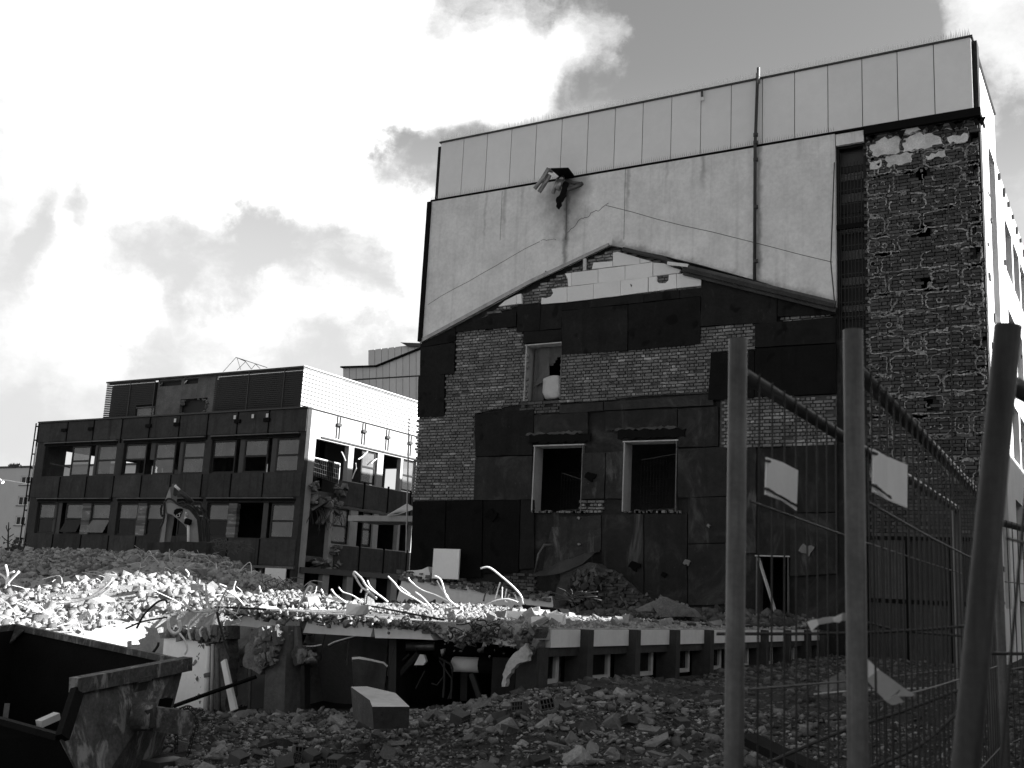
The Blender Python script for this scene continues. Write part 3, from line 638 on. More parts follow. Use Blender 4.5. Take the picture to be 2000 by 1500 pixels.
# white insulating blocks under the apex
c5 = lambda L: [(800+x/4, 450+y/4) for x, y in L]; c6 = lambda L: [(1200+x/4, 450+y/4) for x, y in L]
FB = [c5([(1047,535),(1085,538),(1120,525),(1138,500),(1125,466),(1245,453),(1245,569),(1045,585)]), c5([(1248,452),(1449,428),(1449,545),(1248,568)]), c5([(1452,427),(1660,403),(1660,520),(1452,544)]), c5([(1663,402),(1876,374),(1876,490),(1663,518)]),
      c5([(1230,347),(1280,342),(1280,444),(1255,446),(1250,385)]), c5([(1283,340),(1486,315),(1486,421),(1283,443)]), c5([(1490,312),(1696,288),(1696,400),(1490,420)]), c5([(1700,287),(1912,258),(1912,370),(1700,399)]),
      c5([(1452,262),(1600,252),(1600,293),(1440,312)]), c5([(1604,186),(1640,178),(1812,226),(1812,272),(1604,292)]), c5([(1816,229),(1905,252),(1816,268)]), c5([(712,602),(760,560),(850,514),(850,583)]), c5([(853,512),(887,503),(893,580),(853,582)]),
      c6([(318,262),(400,268),(470,300),(530,318),(520,342),(318,366)]), c6([(78,399),(278,377),(278,490),(78,515)]), c6([(282,376),(346,368),(344,405),(362,423),(412,423),(436,400),(440,358),(495,350),(497,461),(282,489)]), c6([(500,349),(640,352),(690,366),(690,441),(500,460)])]
FB.pop(14)
FB[3] = c5([(1663,402),(1875,375),(1875,490),(1663,518)])
FB.append(c5([(1879,374),(1938,367),(1945,400),(1965,418),(2000,424),(1879,490)])); FB.pop()
for i, p in enumerate(FB): panel(p, .15, .12, 'foam', 'insulation_block', random.uniform(.93, 1.05), .006, main, i+60)
for px in [(1400, 585, 1), (1234, 559, 2)]:
    panel([(px[0]-165, px[1]-28), (px[0]-162, px[1]-26), (px[0]-163, px[1]-22)], .17, .02, 'black', 'hole_mark', 1, 0)
panel(c5([(1373,232),(1395,230),(1395,322),(1373,326)]), .17, .08, 'residue', 'mortar_lump', 1.2)

# ---- openings of the gable
def opening(h, name, mat, jw=.1):
    x0, x1, z0, z1 = h; f = MB(); f.box(x0-.02, x0+.02, YG-.10, YG+.46, z0, z1); j = f.build(name, mat, main)
    MB().box(x1-.015, x1+.015, YG-.10, YG+.46, z0, z1).build('jamb', 'concrete_mid', j); MB().box(x0-.05, x1+.05, YG-.11, YG+.46, z1-.012, z1+.025).build('lintel', 'residue', j)
    return j
for h in win_low:
    j = opening(h, 'window_opening', 'concrete_light'); x0, x1, z0, z1 = h
    b = MB(); pts = ragged([(x0-.22, z1+.09), (x1+.28, z1+.09), (x1+.3, z1+.34), (x0-.2, z1+.36)], .05, .12, int(x0*10) % 97); b.prism([(x, YG-.135, z) for x, z in pts], (0, .05, 0)); b.build('scorched_lintel', 'black', j)
    r_ = random.Random(int(-x0*10)); b = MB()
    for k in range(22):
        x = r_.uniform(x0-.1, x1+.1); s = r_.uniform(.03, .09); b.tone = r_.uniform(.5, 1.4); b.box(x, x+s*1.6, YG-.12, YG-.12+.1, z0-.04, z0-.03+s)
    b.build('broken_sill', 'concrete_break', j)
    pts = ragged([(x0-.35, z1+.36), (x1+.1, z1+.36), (x1-.2, z1+.44), (x0-.3, z1+.42)], .04, .1, 8); b = MB(); b.prism([(x, YG-.115, z) for x, z in pts], (0, .03, 0)); b.build('plaster_edge', 'mortar', j)
b = MB(); x0, x1, z0, z1 = win_up
j = opening(win_up, 'attic_window', 'concrete_light')
# cloth sheet hanging in the attic window, folded at the bottom
cl = MB(); nx, nz = 16, 20
def cloth(u, v): return (x0+.12+u*(x1-x0-.2), YG+.26+.04*math.sin(u*9+v*2)+.02*math.sin(u*23), z0+.05+v*(z1-z0-.08))
for i in range(nx):
    for k in range(nz):
        u, v = (i+.5)/nx, (k+.5)/nz
        if u > .42 and v < .72+.07*math.sin(u*9)+.12*(u-.7): continue
        if u > .36 and v < .28: continue
        cl.face([cloth(i/nx, k/nz), cloth((i+1)/nx, k/nz), cloth((i+1)/nx, (k+1)/nz), cloth(i/nx, (k+1)/nz)])
kcl = tag(cl.build('cloth_sheet', 'fabric', None, True), 'torn grey cloth sheet hanging in the small upper window of the gable', 'cloth')
fl = MB(); P = lambda u, v, d: (x0+.1+u*(x1-x0-.2), YG+.17-d, z0+.05+v*(z1-z0-.08)); fl.face([P(.06, .25, 0), P(.34, .31, .06), P(.62, .36, .03), P(.56, .72, 0)]); fl.face([P(.06, .25, 0), P(.56, .72, 0), P(.3, .5, -.05)]); f_ = fl.build('folded_flap', 'fabric', kcl)
# white sack
V, T = sub(*ico()); V, T = sub(V, T); V = np.sign(V)*np.abs(V)**.55*np.array([.34, .2, .40]); V[:, 0] += .03*np.sin(V[:, 2]*19); V[:, 1] += .03*np.sin(V[:, 2]*26+V[:, 0]*9)
b = MB(); b.mesh_(V+np.array([x1-.42, YG+.22, z0+.44]), [tuple(t) for t in T]); tag(b.build('sack', 'bag', None, True), 'full white woven sack standing in the small upper window beside the cloth', 'sack')
j = opening((door_h[0], door_h[1], door_h[2], door_h[3]), 'doorway', 'concrete_mid')
tag(MB().bar((door_h[0]+.1, YG-.25, 3.05), (door_h[1]-.15, YG-.6, 1.45), .07, .05).build('leaning_lath', 'residue', None), 'thin wooden lath leaning across the dark doorway', 'lath')
# wire mesh barriers inside the two lower windows
for i, h in enumerate(win_low):
    x0, x1, z0, z1 = h; lab = ['wire mesh barrier behind the left lower window of the gable', 'wire mesh barrier behind the right lower window of the gable'][i]
    a = x0+(.5 if i == 0 else .15); t = thing('mesh_barrier', lab, 'barrier', group='mesh barriers in gable windows'); yy = YG+.9
    top = lambda x: z1-.25-(x-x0)*(.30 if i == 0 else -.15)-(.35 if i == 0 else .2)
    MB().tube([(a, yy, top(a)), (x1+.4, yy, top(x1+.4))], .018, 6).build('rail', 'galv', t); MB().tube([(a, yy, z0+.12), (x1+.4, yy, z0+.22)], .018, 6).build('rail', 'galv', t)
    b = MB()
    for x in np.arange(a, x1+.4, .105): b.tube([(x, yy, z0+.1), (x, yy, top(x))], .005, 4)
    for z in np.arange(z0+.35, z1-.5, .25): b.tube([(a, yy, z), (x1+.4, yy, z)], .005, 4)
    b.build('wire_grid', 'wire', t)
# ---- residue of the tile cladding on the right hand brick strip
b = MB(); rr = random.Random(12)
def ribbon(P, w, off, tone, brk=.12):
    for i in range(len(P)-1):
        if rr.random() < brk: continue
        (xa_, za_), (xb_, zb_) = P[i], P[i+1]; d = math.hypot(xb_-xa_, zb_-za_)+1e-6; nx_, nz_ = -(zb_-za_)/d, (xb_-xa_)/d; w0, w1 = w*rr.uniform(.3, 1.3), w*rr.uniform(.3, 1.3); b.tone = tone*rr.uniform(.5, 1.25)
        q = [(xa_+nx_*w0, za_+nz_*w0), (xb_+nx_*w1, zb_+nz_*w1), (xb_-nx_*w1, zb_-nz_*w1), (xa_-nx_*w0, za_-nz_*w0)]
        b.mesh_([(x, YG-off, z) for x, z in q]+[(x, YG-.03, z) for x, z in q], [(3,2,1,0),(0,1,5,4),(1,2,6,5),(2,3,7,6),(3,0,4,7)])
def wob(p, q, amp, n=9):
    ph = rr.uniform(0, 6); return [(p[0]+(q[0]-p[0])*k/n+(rr.uniform(-amp, amp) if abs(q[1]-p[1]) > abs(q[0]-p[0]) else 0), p[1]+(q[1]-p[1])*k/n+(amp*.8*math.sin(ph+k*1.3)+rr.uniform(-amp, amp)*.6 if abs(q[0]-p[0]) >= abs(q[1]-p[1]) else 0)) for k in range(n+1)]
def outline(x0, x1, z0, z1):
    c = (x1-x0)/2, (z1-z0)/2; P = []; ph = [rr.uniform(0, 6.3) for _ in range(4)]; N = 54
    for k in range(N+1):
        a = 2*math.pi*k/N; ca, sa = math.cos(a), math.sin(a); r = 1/max(1e-6, (abs(ca)**7+abs(sa)**7)**(1/7)); w = 1+.05*math.sin(3*a+ph[0])+.05*math.sin(7*a+ph[1])+.035*math.sin(13*a+ph[2])+rr.uniform(-.03, .03)
        P.append(((x0+x1)/2+c[0]*r*ca*min(w, 1.03), (z0+z1)/2+c[1]*r*sa*w))
    return P
row = 0; z = 5.2
while z < ZC0-.75:
    x = XS1+.08-rr.choice([0, .3, .55, .8]); hgt = .58+rr.uniform(-.04, .04)
    while x < XR:
        w = 1.0*rr.choice([.45, .8, .95, 1.05, 1.1]); X0, X1 = max(x+.05, XS1+.08), min(x+w-.05, XR-.06)
        if X1-X0 > .2:
            L = outline(X0, X1, z+.07, z+hgt-.05); a = rr.randint(0, 40); L = L[a:-1]+L[:a+1]; cut = rr.randint(28, 54)
            ribbon(L[:cut], rr.choice([.013, .018, .024]), .046, rr.uniform(.55, 1.0), .06)
            for k in range(rr.randint(1, 4)):                         # thick smears left in the joints
                u = rr.random(); side = rr.choice([z+.02, z+hgt-.01])
                xs_ = X0+(X1-X0)*u*.6; ribbon(wob((xs_, side), (min(xs_+rr.uniform(.2, .6), XR-.05), side+rr.uniform(-.02, .02)), .035, 8), rr.uniform(.025, .07), .044, rr.uniform(.3, .85), .15)
            if rr.random() < .6: ribbon(wob((X0-.02, z+rr.uniform(.05, .2)), (X0+rr.uniform(-.04, .04), z+hgt-.08), .05, 7), rr.uniform(.02, .05), .043, rr.uniform(.3, .7), .15)
            if rr.random() < .85:
                for fx in ((.35, .65) if X1-X0 > .6 else (.5,)):
                    cx, cz, r0 = X0+(X1-X0)*fx+rr.uniform(-.06, .06), z+hgt*.52+rr.uniform(-.06, .06), rr.uniform(.045, .075); a0 = rr.uniform(0, 6)
                    ribbon([(cx+r0*rr.uniform(.85, 1.15)*math.cos(a0+k*.6), cz+r0*rr.uniform(.85, 1.15)*math.sin(a0+k*.6)) for k in range(rr.randint(6, 12))], rr.choice([.010, .012, .02]), .045, .75, .1)
        x += w
    z += hgt; row += 1
kind(b.build('adhesive_ridges', 'residue', main), 'stuff')
b = MB()                                                           # surviving plaster patches at the top of the strip
for px in [[(1702,281),(1722,272),(1756,268),(1758,298),(1742,302),(1715,308),(1704,304)], [(1766,272),(1790,262),(1812,262),(1838,270),(1845,284),(1800,290),(1780,296),(1765,298)], [(1732,306),(1752,303),(1784,300),(1780,318),(1756,324),(1732,326)], [(1696,316),(1722,312),(1722,326),(1700,332)], [(1808,305),(1846,294),(1848,306),(1826,308),(1812,314)], [(1756,258),(1790,248),(1800,254),(1770,262)], [(1850,270),(1890,262),(1890,276),(1856,282)], [(1720,318),(1712,322),(1718,326)]]:
    b.tone = rr.uniform(1.2, 1.7); b.prism([(x, YG-.05, z) for x, z in ragged([gxz(*p) for p in px], .055, .08, px[0][0])], (0, .03, 0))
b.build('plaster_remnants', 'residue', main)
rib([gxz(1852, 330), gxz(1860, 700), gxz(1862, 1040)], .02, 'dark_metal', 'cable_run', .01, 9)
# ---- corrugated metal hoarding under the brick strip
ht = thing('metal_hoarding', 'dark corrugated metal hoarding of six sheets below the stripped brick strip', 'hoarding')
hz0, hz1 = .45, gxz(1760, 1050)[1]; zm = gxz(1760, 1175)[1]; hx0, hx1 = XS1-.05, XR-.02
for k in range(3):
    xa_, xb_ = hx0+(hx1-hx0)*k/3+.06, hx0+(hx1-hx0)*(k+1)/3-.06
    for (za, zb_) in ((hz0+.08, zm-.06), (zm+.06, hz1-.08)):
        b = MB(); b.tone = random.uniform(.7, 1.4); N = 22
        for i in range(N):
            u0, u1 = xa_+(xb_-xa_)*i/N, xa_+(xb_-xa_)*(i+1)/N; o0, o1 = (.16, .20) if i % 2 else (.20, .16)
            b.face([(u0, YG-o0, za), (u1, YG-o1, za), (u1, YG-o1, zb_), (u0, YG-o0, zb_)])
        b.build('sheet', 'hoard', ht)
b = MB()
for k in range(4): x = hx0+(hx1-hx0)*k/3; b.box(x-.05, x+.05, YG-.24, YG-.06, hz0, hz1)
for z in (hz0+.02, zm, hz1-.03): b.box(hx0+.051, hx1-.051, YG-.23, YG-.07, z-.045, z+.045)
b.build('frame', 'black', ht)
# ---- foot of the gable: plaster plinth, torn cover sheet, collapsed brick stump
b = MB(); pts = ragged([gxz(785, 1205), gxz(1095, 1205), gxz(1090, 1165), gxz(1040, 1160), gxz(960, 1152), gxz(900, 1140), gxz(862, 1142), gxz(850, 1108), gxz(800, 1120), gxz(790, 1170)], .06, .25, 31)
b.prism([(x, YG-.42, z) for x, z in pts], (0, .40, 0)); b.build('plinth', 'white_wall', main)
b = MB(); rr = random.Random(8)
for k in range(150):
    t = rr.random(); q = gxz(790+t*300, 1118+t*45+rr.uniform(-6, 14)); s = rr.uniform(.04, .16); b.tone = rr.uniform(.3, 1.1)
    s *= .7; b.box(q[0]-s, q[0]+s, YG-.46-rr.uniform(0, .08), YG-.3, q[1]-s*.5, q[1]+s*.5)
kind(b.build('broken_edge', 'concrete_break', main), 'stuff')
q0, q1 = gxz(864, 1131), gxz(918, 1075); tag(MB().box(q0[0], q1[0], YG-.62, YG-.56, q0[1], q1[1]).build('white_board', 'sign_white', None), 'blank white square board standing against the foot of the gable', 'board')
cv = MB()                                                          # curled cover sheet
top = [(1060, 1120), (1085, 1112), (1105, 1098), (1130, 1092), (1150, 1083), (1172, 1078)]; bot = [(1063, 1128), (1092, 1126), (1115, 1122), (1135, 1113), (1155, 1103), (1173, 1085)]
for i in range(5): cv.prism([G(*top[i], .5-.05*i), G(*top[i+1], .45-.05*i), G(*bot[i+1], .75-.06*i), G(*bot[i], .8-.05*i)], (0, .03, .02))
tag(cv.build('curled_sheet', 'dark_metal', None), 'curled dark cover sheet peeling off the gable foot', 'sheet')
panel([(1080, 1030), (1176, 1026), (1174, 1078), (1150, 1083), (1105, 1098), (1062, 1122), (1070, 1068)], .085, .05, 'char', 'tar_panel', 1.9)
tag(MB().tube([G(1060, 1122, .5), G(1067, 1085, .5), G(1075, 1066, .4), G(1088, 1066, .3)], .045, 8).build('bent_pipe', 'galv', None, True), 'short bent grey pipe standing before the gable foot', 'pipe')
st = thing('brick_stump', 'ragged stump of a broken brick wall sloping down beside the gable foot', 'wall'); rr = random.Random(44)
sp = [gxz(1090, 1215), gxz(1110, 1115), gxz(1165, 1096), gxz(1215, 1118), gxz(1250, 1150), gxz(1290, 1175), gxz(1345, 1190), gxz(1360, 1215)]; proto = None; cnt = 0; bs = MB()
b = MB(); b.prism([(x, YG-.55, z) for x, z in ragged([(p[0], p[1]-.06) for p in sp], .06, .2, 3)], (0, .5, 0)); b.build('core', 'mortar_dark', st)
z = 1.0; k = 0
while z < 4:
    x = -14+(k % 2)*.14
    while x < -8:
        if inpoly(x+.14, z+.05, sp) and rr.random() > .12:
            if cnt < 160:
                if proto is None: pb = MB(); pb.box(0, .26, 0, .12, 0, .082); proto = pb.build('brick', 'brick_dark', st); o = proto
                else: o = proto.copy(); COL.objects.link(o); o.parent = st
                o.location = (x+rr.uniform(-.02, .02), YG-.66-rr.uniform(-.04, .06), z); o.rotation_euler = (0, 0, rr.uniform(-.08, .08)); cnt += 1
        x += .29
    z += .1; k += 1
# small bits fixed to the gable
STUMP = st
for x, y, s in [(963, 1005, .25), (1157, 930, .2), (1243, 1104, .2), (1578, 1072, .22), (1300, 1122, .10), (1345, 1098, .12), (1387, 1027, .07), (1134, 1012, .06), (1135, 1063, .05)]:
    pts = ragged([(gxz(x, y)[0]-s, gxz(x, y)[1]-s*.3), (gxz(x, y)[0]+s*.3, gxz(x, y)[1]-s), (gxz(x, y)[0]+s, gxz(x, y)[1]+s*.2), (gxz(x, y)[0]-s*.4, gxz(x, y)[1]+s*.6)], s*.25, s*.4, x)
    b = MB(); b.tone = .45; b.prism([(u, YG-.16, w) for u, w in pts], (0, .05, 0)); b.build('wall_scar', 'residue' if x in (1578, 1345, 1387, 1134, 1135) else 'black', main)

# ================================================================== OFFICE BLOCK ON THE LEFT (stripped concrete with the front's shade in its colour, louvred penthouse)
YL = 44.0; XC = onY(603, 797, YL)[0]; XO = onY(62, 950, YL)[0]
def lz(y, x=300): return onY(x, y, YL)[2]
ZT = onY(603, 797, YL)[2]
off = thing('office_block', 'dark stripped three-storey office block with a louvred rooftop storey', 'building')
def lxz(x, y): q = onY(x, y, YL); return q[0], q[2]
def rect(x0, y0, x1, y1): a, b = lxz(x0, y0), lxz(x1, y1); return (a[0], b[0], b[1], a[1])
U0, U1 = 7.70, 9.62; D0, D1 = 4.12, 6.05; B0, B1 = .75, 2.55
def gx_(a, b, y): return lxz(a, y)[0], lxz(b, y)[0]
up = [gx_(85, 225, 900), gx_(239, 397, 900), gx_(411, 582, 890)]
dn = [gx_(70, 213, 1010), gx_(227, 392, 1010), gx_(402, 573, 1010)]
gr = [gx_(455, 505, 1120), gx_(512, 566, 1120)]
holes = [(a, b, U0, U1) for a, b in up]+[(a, b, D0, D1) for a, b in dn]+[(a, b, B0, B1) for a, b in gr]
b = MB(); grid_wall(b, 'Y', YL, .3, XO, XC, -.2, ZT, holes); b.build('front_wall', 'concrete_dark', off)  # same concrete as the side wall; the front's shade is put into its colour
# side wall facing the sun: openings read off the photograph
def sy(x, y): return onX(x, y, XC)[1]
s_up = [(sy(614, 900), sy(680, 900)), (sy(690, 900), sy(737, 910)), (sy(748, 915), sy(782, 920)), (sy(786, 925), sy(812, 925)), (58.5, 61), (62, 65)]
s_dn = [(sy(601, 1040), sy(643, 1040)), (sy(648, 1040), sy(682, 1040)), (sy(697, 1040), sy(728, 1040)), (sy(738, 1040), sy(776, 1045)), (sy(780, 1050), sy(803, 1050)), (59, 62)]
s_gr = [(sy(594, 1130), sy(630, 1130)), (sy(643, 1130), sy(678, 1130)), (sy(690, 1130), sy(723, 1130)), (sy(735, 1130), sy(765, 1130)), (sy(776, 1135), sy(800, 1135))]
s_holes = [(a, b_, U0-(1.5 if i == 0 else .05), U1) for i, (a, b_) in enumerate(s_up)]+[(a, b_, D0-(1.5 if i == 0 else .05), D1+(.8 if i == 0 else 0)) for i, (a, b_) in enumerate(s_dn)]+[(a, b_, B0-.6, B1) for a, b_ in s_gr]
YE = 66.0
b = MB(); grid_wall(b, 'X', XC, -.3, YL+.3, YE, -.2, ZT, s_holes); b.build('side_wall', 'concrete_light', off)  # same concrete as the front; sunlight is put into this lighter colour
# spandrels low on the side, with shade put into their dark colour
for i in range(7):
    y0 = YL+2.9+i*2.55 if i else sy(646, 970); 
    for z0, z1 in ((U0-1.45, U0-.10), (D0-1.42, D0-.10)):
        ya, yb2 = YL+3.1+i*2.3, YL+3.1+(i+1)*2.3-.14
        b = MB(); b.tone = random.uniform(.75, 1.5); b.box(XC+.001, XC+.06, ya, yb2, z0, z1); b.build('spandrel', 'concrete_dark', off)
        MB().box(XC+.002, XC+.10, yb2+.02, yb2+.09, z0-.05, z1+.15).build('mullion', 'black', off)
b = MB(); b.box(XC+.001, XC+.08, YL+.4, YE, D0-1.75, D0-1.45); b.box(XC+.001, XC+.05, YL+2.8, YE, U0-1.62, U0-1.5); b.build('band', 'dark_metal', off)
for i in range(6):                                                 # brackets on the sunlit parapet
    y = sy(660, 840)+i*2.3-.0
    for dy in (-.12, .12): MB().box(XC+.001, XC+.05, y+dy-.03, y+dy+.03, U1+.25, ZT-.05).build('bracket_rail', 'dark_metal', off)
    MB().box(XC+.051, XC+.14, y-.2, y+.16, U1+.95, U1+1.1).build('bracket', 'dark_metal', off)
MB().box(XC+.001, XC+.07, YL+1.2, YE, U1+.08, U1+.16).build('sill_rail', 'dark_metal', off)
# body: floors, rear wall with openings, columns, partition walls
YB = 57.0; XI = XO+.3
b = MB(); 
for z in (.2, 3.3, 6.85, ZT-.02): b.box(XO+.301, XC-.301, YL+.301, YE, z-.32, z)
b.build('floor_slab', 'concrete_mid', off)
bh = [(XO+1.2+k*4.2, XO+4.6+k*4.2, z0, z1) for k in range(5) for (z0, z1) in ((U0, U1),)]
b = MB(); grid_wall(b, 'Y', YB, .25, XO+.3, XC-.3, .2, ZT-.35, bh); b.build('rear_wall', 'concrete_mid', off)
b = MB(); grid_wall(b, 'X', XO, .3, YL+.3, YE, -.2, ZT, [(46+k*3.6, 48.6+k*3.6, U0, U1) for k in range(4)]); b.build('outer_wall', 'concrete_mid', off)
for k in range(5):
    x = XO+2.6+k*4.0
    for z0, z1 in ((.2, 2.97), (3.31, 6.5), (6.86, ZT-.35)): MB().box(x-.2, x+.2, 50, 50.4, z0, z1).build('column', 'concrete_mid', off)
b = MB()
for (x0, x1) in ((XO+8.5, XO+14), (XO+15.5, XO+19)): b.box(x0, x1, 52.5, 52.7, 3.31, 6.5)
b.box(XO+12, XO+16, 53, 53.2, 6.86, ZT-.35); b.box(XO+.31, XC-.31, 54, 54.2, .2, 2.97); b.box(XC-5, XC-.31, 50, 50.2, 6.86, ZT-.35); b.box(XC-5, XC-.31, 49, 49.2, 3.31, 6.5)
b.build('partition', 'brick_dark', off)
# windows: frames, casements and panes
def sash(x0, x1, z0, z1, upper='glass', lower='glass', tilt=0, y=YL+.12):
    f = MB(); w = .10
    f.box(x0, x0+w, y, y+.08, z0, z1); f.box(x1-w, x1, y, y+.08, z0, z1); f.box(x0+w, x1-w, y, y+.08, z1-w, z1); f.box(x0+w, x1-w, y, y+.08, z0, z0+w); zm_ = z0+(z1-z0)*.50; f.box(x0+w, x1-w, y, y+.08, zm_-.05, zm_+.05)
    o = f.build('window', 'dark_frame', off)
    if upper: MB().box(x0+w, x1-w, y+.035, y+.045, zm_+.05, z1-w).build('pane', upper, o)
    if lower:
        if tilt: MB().prism([(x0+w, y+.03, zm_-.05), (x1-w, y+.03, zm_-.05), (x1-w-.1, y-.30, z0+w), (x0+w-.1, y-.30, z0+w)], (0, .012, 0)).build('pane', lower, o)
        else: MB().box(x0+w, x1-w, y+.035, y+.045, z0+w, zm_-.05).build('pane', lower, o)
    return o
def wx(px, y): return lxz(px, y)[0]
for a, c, u, l in [(136, 172, 'glass', 'glass'), (184, 226, 'glass', 'glass'), (239, 281, 'glass', None), (297, 338, 'glass', 'glass'), (352, 396, 'glass', 'glass'), (411, 456, 'glass', None), (472, 519, 'glass', None), (535, 583, 'glass', 'glass')]:
    sash(wx(a, 900), wx(c, 900), U0, U1-.05, u, l)
MB().bar((wx(95, 905), YL+.15, U0+.85), (wx(133, 905), YL+.15, U0+.55), .07, .07).build('broken_transom', 'dark_frame', off)
for a, c, u, l, t in [(72, 107, 'glass', 'glass_dark', 0), (124, 160, 'glass', 'glass_dark', 1), (174, 213, 'glass', 'glass', 1), (228, 268, 'glass', 'glass_dark', 0), (283, 322, 'glass', 'glass_dark', 0), (344, 392, 'glass', 'glass_dark', 0), (403, 445, 'glass', 'glass_dark', 0), (526, 573, 'glass', 'glass', 0)]:
    sash(wx(a, 1010), wx(c, 1010), D0, D1-.05, u, l, t)
b = MB(); 
for a, c, z0, z1 in [(108, 123, D0, D1), (173, 184, U0, U1), (269, 282, D0, D1), (282, 296, U0+.9, U1), (339, 351, U0, U1), (457, 471, U0, U1), (520, 534, U0, U1), (446, 456, D0, D1), (514, 525, D0, D1)]:
    MB().box(wx(a, 950)+.02, wx(c, 950)-.02, YL+.15, YL+.2, z0, z1).build('infill_panel', 'dark_metal', off)
for a, c in ((159, 174), (268, 283), (445, 460)):
    x0, x1 = wx(a, 1010), wx(c, 1010); b = MB(); r_ = random.Random(a)
    for k in range(13): z = D0+k*.145; b.tone = r_.uniform(.5, 1.6); b.box(x0-r_.uniform(0, .06), x1+r_.uniform(0, .06), YL+.02, YL+.28, z, z+.135)
    b.build('brick_pier', 'brick', off)
# spandrel panels in front, ribs and ledges
for (z0, z1, seams) in ((U1+.28, ZT-.03, [75, 132, 183, 238, 292, 350, 405, 463, 524, 600]), (D1+.30, U0-.06, [62, 118, 170, 223, 277, 334, 395, 452, 515, 597]), (2.7, D0-.06, [50, 103, 158, 212, 265, 325, 380, 445, 508, 590])):
    for i in range(9):
        yy_ = 950; x0, x1 = wx(seams[i], 850 if z0 > 9 else (945 if z0 > 5 else 1065)), wx(seams[i+1], 850 if z0 > 9 else (945 if z0 > 5 else 1065))
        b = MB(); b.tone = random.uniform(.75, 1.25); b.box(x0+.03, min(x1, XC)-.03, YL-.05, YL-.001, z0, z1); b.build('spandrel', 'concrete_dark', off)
        MB().box(x0-.025, x0+.025, YL-.10, YL-.002, z0-.25, z1).build('rib', 'black', off)
b = MB()
for (g_, z) in [(up, U1+.16), (dn, D1+.2)]:
    for a, c in g_: b.box(a, c, YL-.16, YL-.002, z, z+.06)
b.build('ledge', 'concrete_mid', off); b = MB()
for (g_, z) in [(up, U1+.02), (dn, D1+.05)]:
    for a, c in g_: b.box(a-.05, c+.05, YL-.05, YL-.003, z, z+.13)
b.build('shutter_box', 'black', off); b = MB(); b.box(XO, XC, YL-.12, YL-.003, 2.52, 2.66); b.build('base_ledge', 'concrete_mid', off)
b = MB(); b.box(XO-.1, XC+.05, YL-.12, YL+.3, ZT+.001, ZT+.09); b.box(XC-.3, XC+.07, YL+.302, YE, ZT+.001, ZT+.05); b.build('parapet_cap', 'dark_metal', off)
for px in (128, 180, 292, 347, 465, 522): MB().box(wx(px, 840)-.22, wx(px, 840)+.22, YL-.17, YL-.051, lz(835), lz(829)).build('bracket', 'black', off)
for px in (346, 462, 525, 497): MB().box(wx(px, 830)-.10, wx(px, 830)+.06, YL-.19, YL-.171, lz(828), lz(821)).build('bracket_plate', 'white_wall', off)
# service pole up the left edge
MB().tube([(XO-.28, YL-.1, -.2), (XO-.28, YL-.1, ZT)], .045, 6).build('corner_pole', 'black', off); MB().box(XO-.12, XO-.05, YL-.06, YL+.02, .2, ZT).build('corner_strip', 'louver', off)
b = MB()
for k in range(12): z = 1+k*.9; b.box(XO-.30, XO-.04, YL-.13, YL-.07, z, z+.08)
b.build('pole_clips', 'black', off)
# broken hole at the near corner of the side wall
rr = random.Random(77)
for (yc, zc, n_, sp) in [(sy(640, 970), U0-1.35, 26, 1.2), (sy(665, 950), U0-.6, 16, .45), (sy(612, 940), U0-.7, 10, .2), (sy(640, 1100), D0-1.15, 22, 1.2), (sy(655, 1070), D0-.4, 12, .35)]:
    V, T = [], []; b = MB()
    for k in range(n_):
        v, t = rock('stone', 500+k); s = rr.uniform(.14, .40); b.tone = rr.uniform(.6, 1.7); b.mesh_(v*s+np.array([XC-.05+rr.uniform(-.1, .15), yc+rr.uniform(-sp, sp), zc+rr.uniform(-.2, .2)]), [tuple(q) for q in t])
    kind(b.build('broken_edge', 'concrete_break', off), 'stuff')
for (a, c, z0, z1) in [(s_up[1][0]+.9, s_up[1][1]-.05, U0, U1), (s_up[3][0]+.1, s_up[3][1], U0, U1), (s_dn[1][0], s_dn[1][1], D0, D1), (s_dn[2][0]+.6, s_dn[2][1], D0, D1)]:
    f = MB(); x = XC-.2
    f.box(x, x+.08, a, a+.1, z0, z1); f.box(x, x+.08, c-.1, c, z0, z1); f.box(x, x+.08, a+.1, c-.1, z1-.1, z1); f.box(x, x+.08, a+.1, c-.1, z0, z0+.1); f.box(x, x+.08, a+.1, c-.1, (z0+z1)/2-.05, (z0+z1)/2+.05)
    o = f.build('window', 'dark_frame', off); MB().box(x+.03, x+.04, a+.1, c-.1, (z0+z1)/2+.05, z1-.1).build('pane', 'glass', o); MB().box(x+.03, x+.04, a+.1, c-.1, z0+.1, (z0+z1)/2-.05).build('pane', 'glass', o)
for (yc, zc, a, L) in [(sy(630, 965), U0-1.55, .5, 1.7), (sy(655, 985), U0-1.75, -.35, 1.3), (sy(622, 1090), D0-1.45, .35, 1.5), (sy(640, 1000), U0-2.2, .9, 1.1)]:
    d_ = np.array([0, math.cos(a), math.sin(a)])*L/2; c_ = np.array([XC-.25, yc, zc]); b = MB(); b.tone = 1.1; b.bar(c_-d_, c_+d_, .5, .13, up=(0, -math.sin(a), math.cos(a))); b.build('hanging_slab', 'concrete_break', off)
for k in range(16):
    y = sy(rr.uniform(606, 676), 1000); MB().tube(catmull([(XC-.1, y, U0-1.75), (XC+rr.uniform(-.1, .3), y+rr.uniform(-.2, .2), U0-2.2), (XC+rr.uniform(-.2, .4), y+rr.uniform(-.4, .4), U0-rr.uniform(2.5, 3.3))], 3), .02, 4).build('torn_bar', 'cable', off)
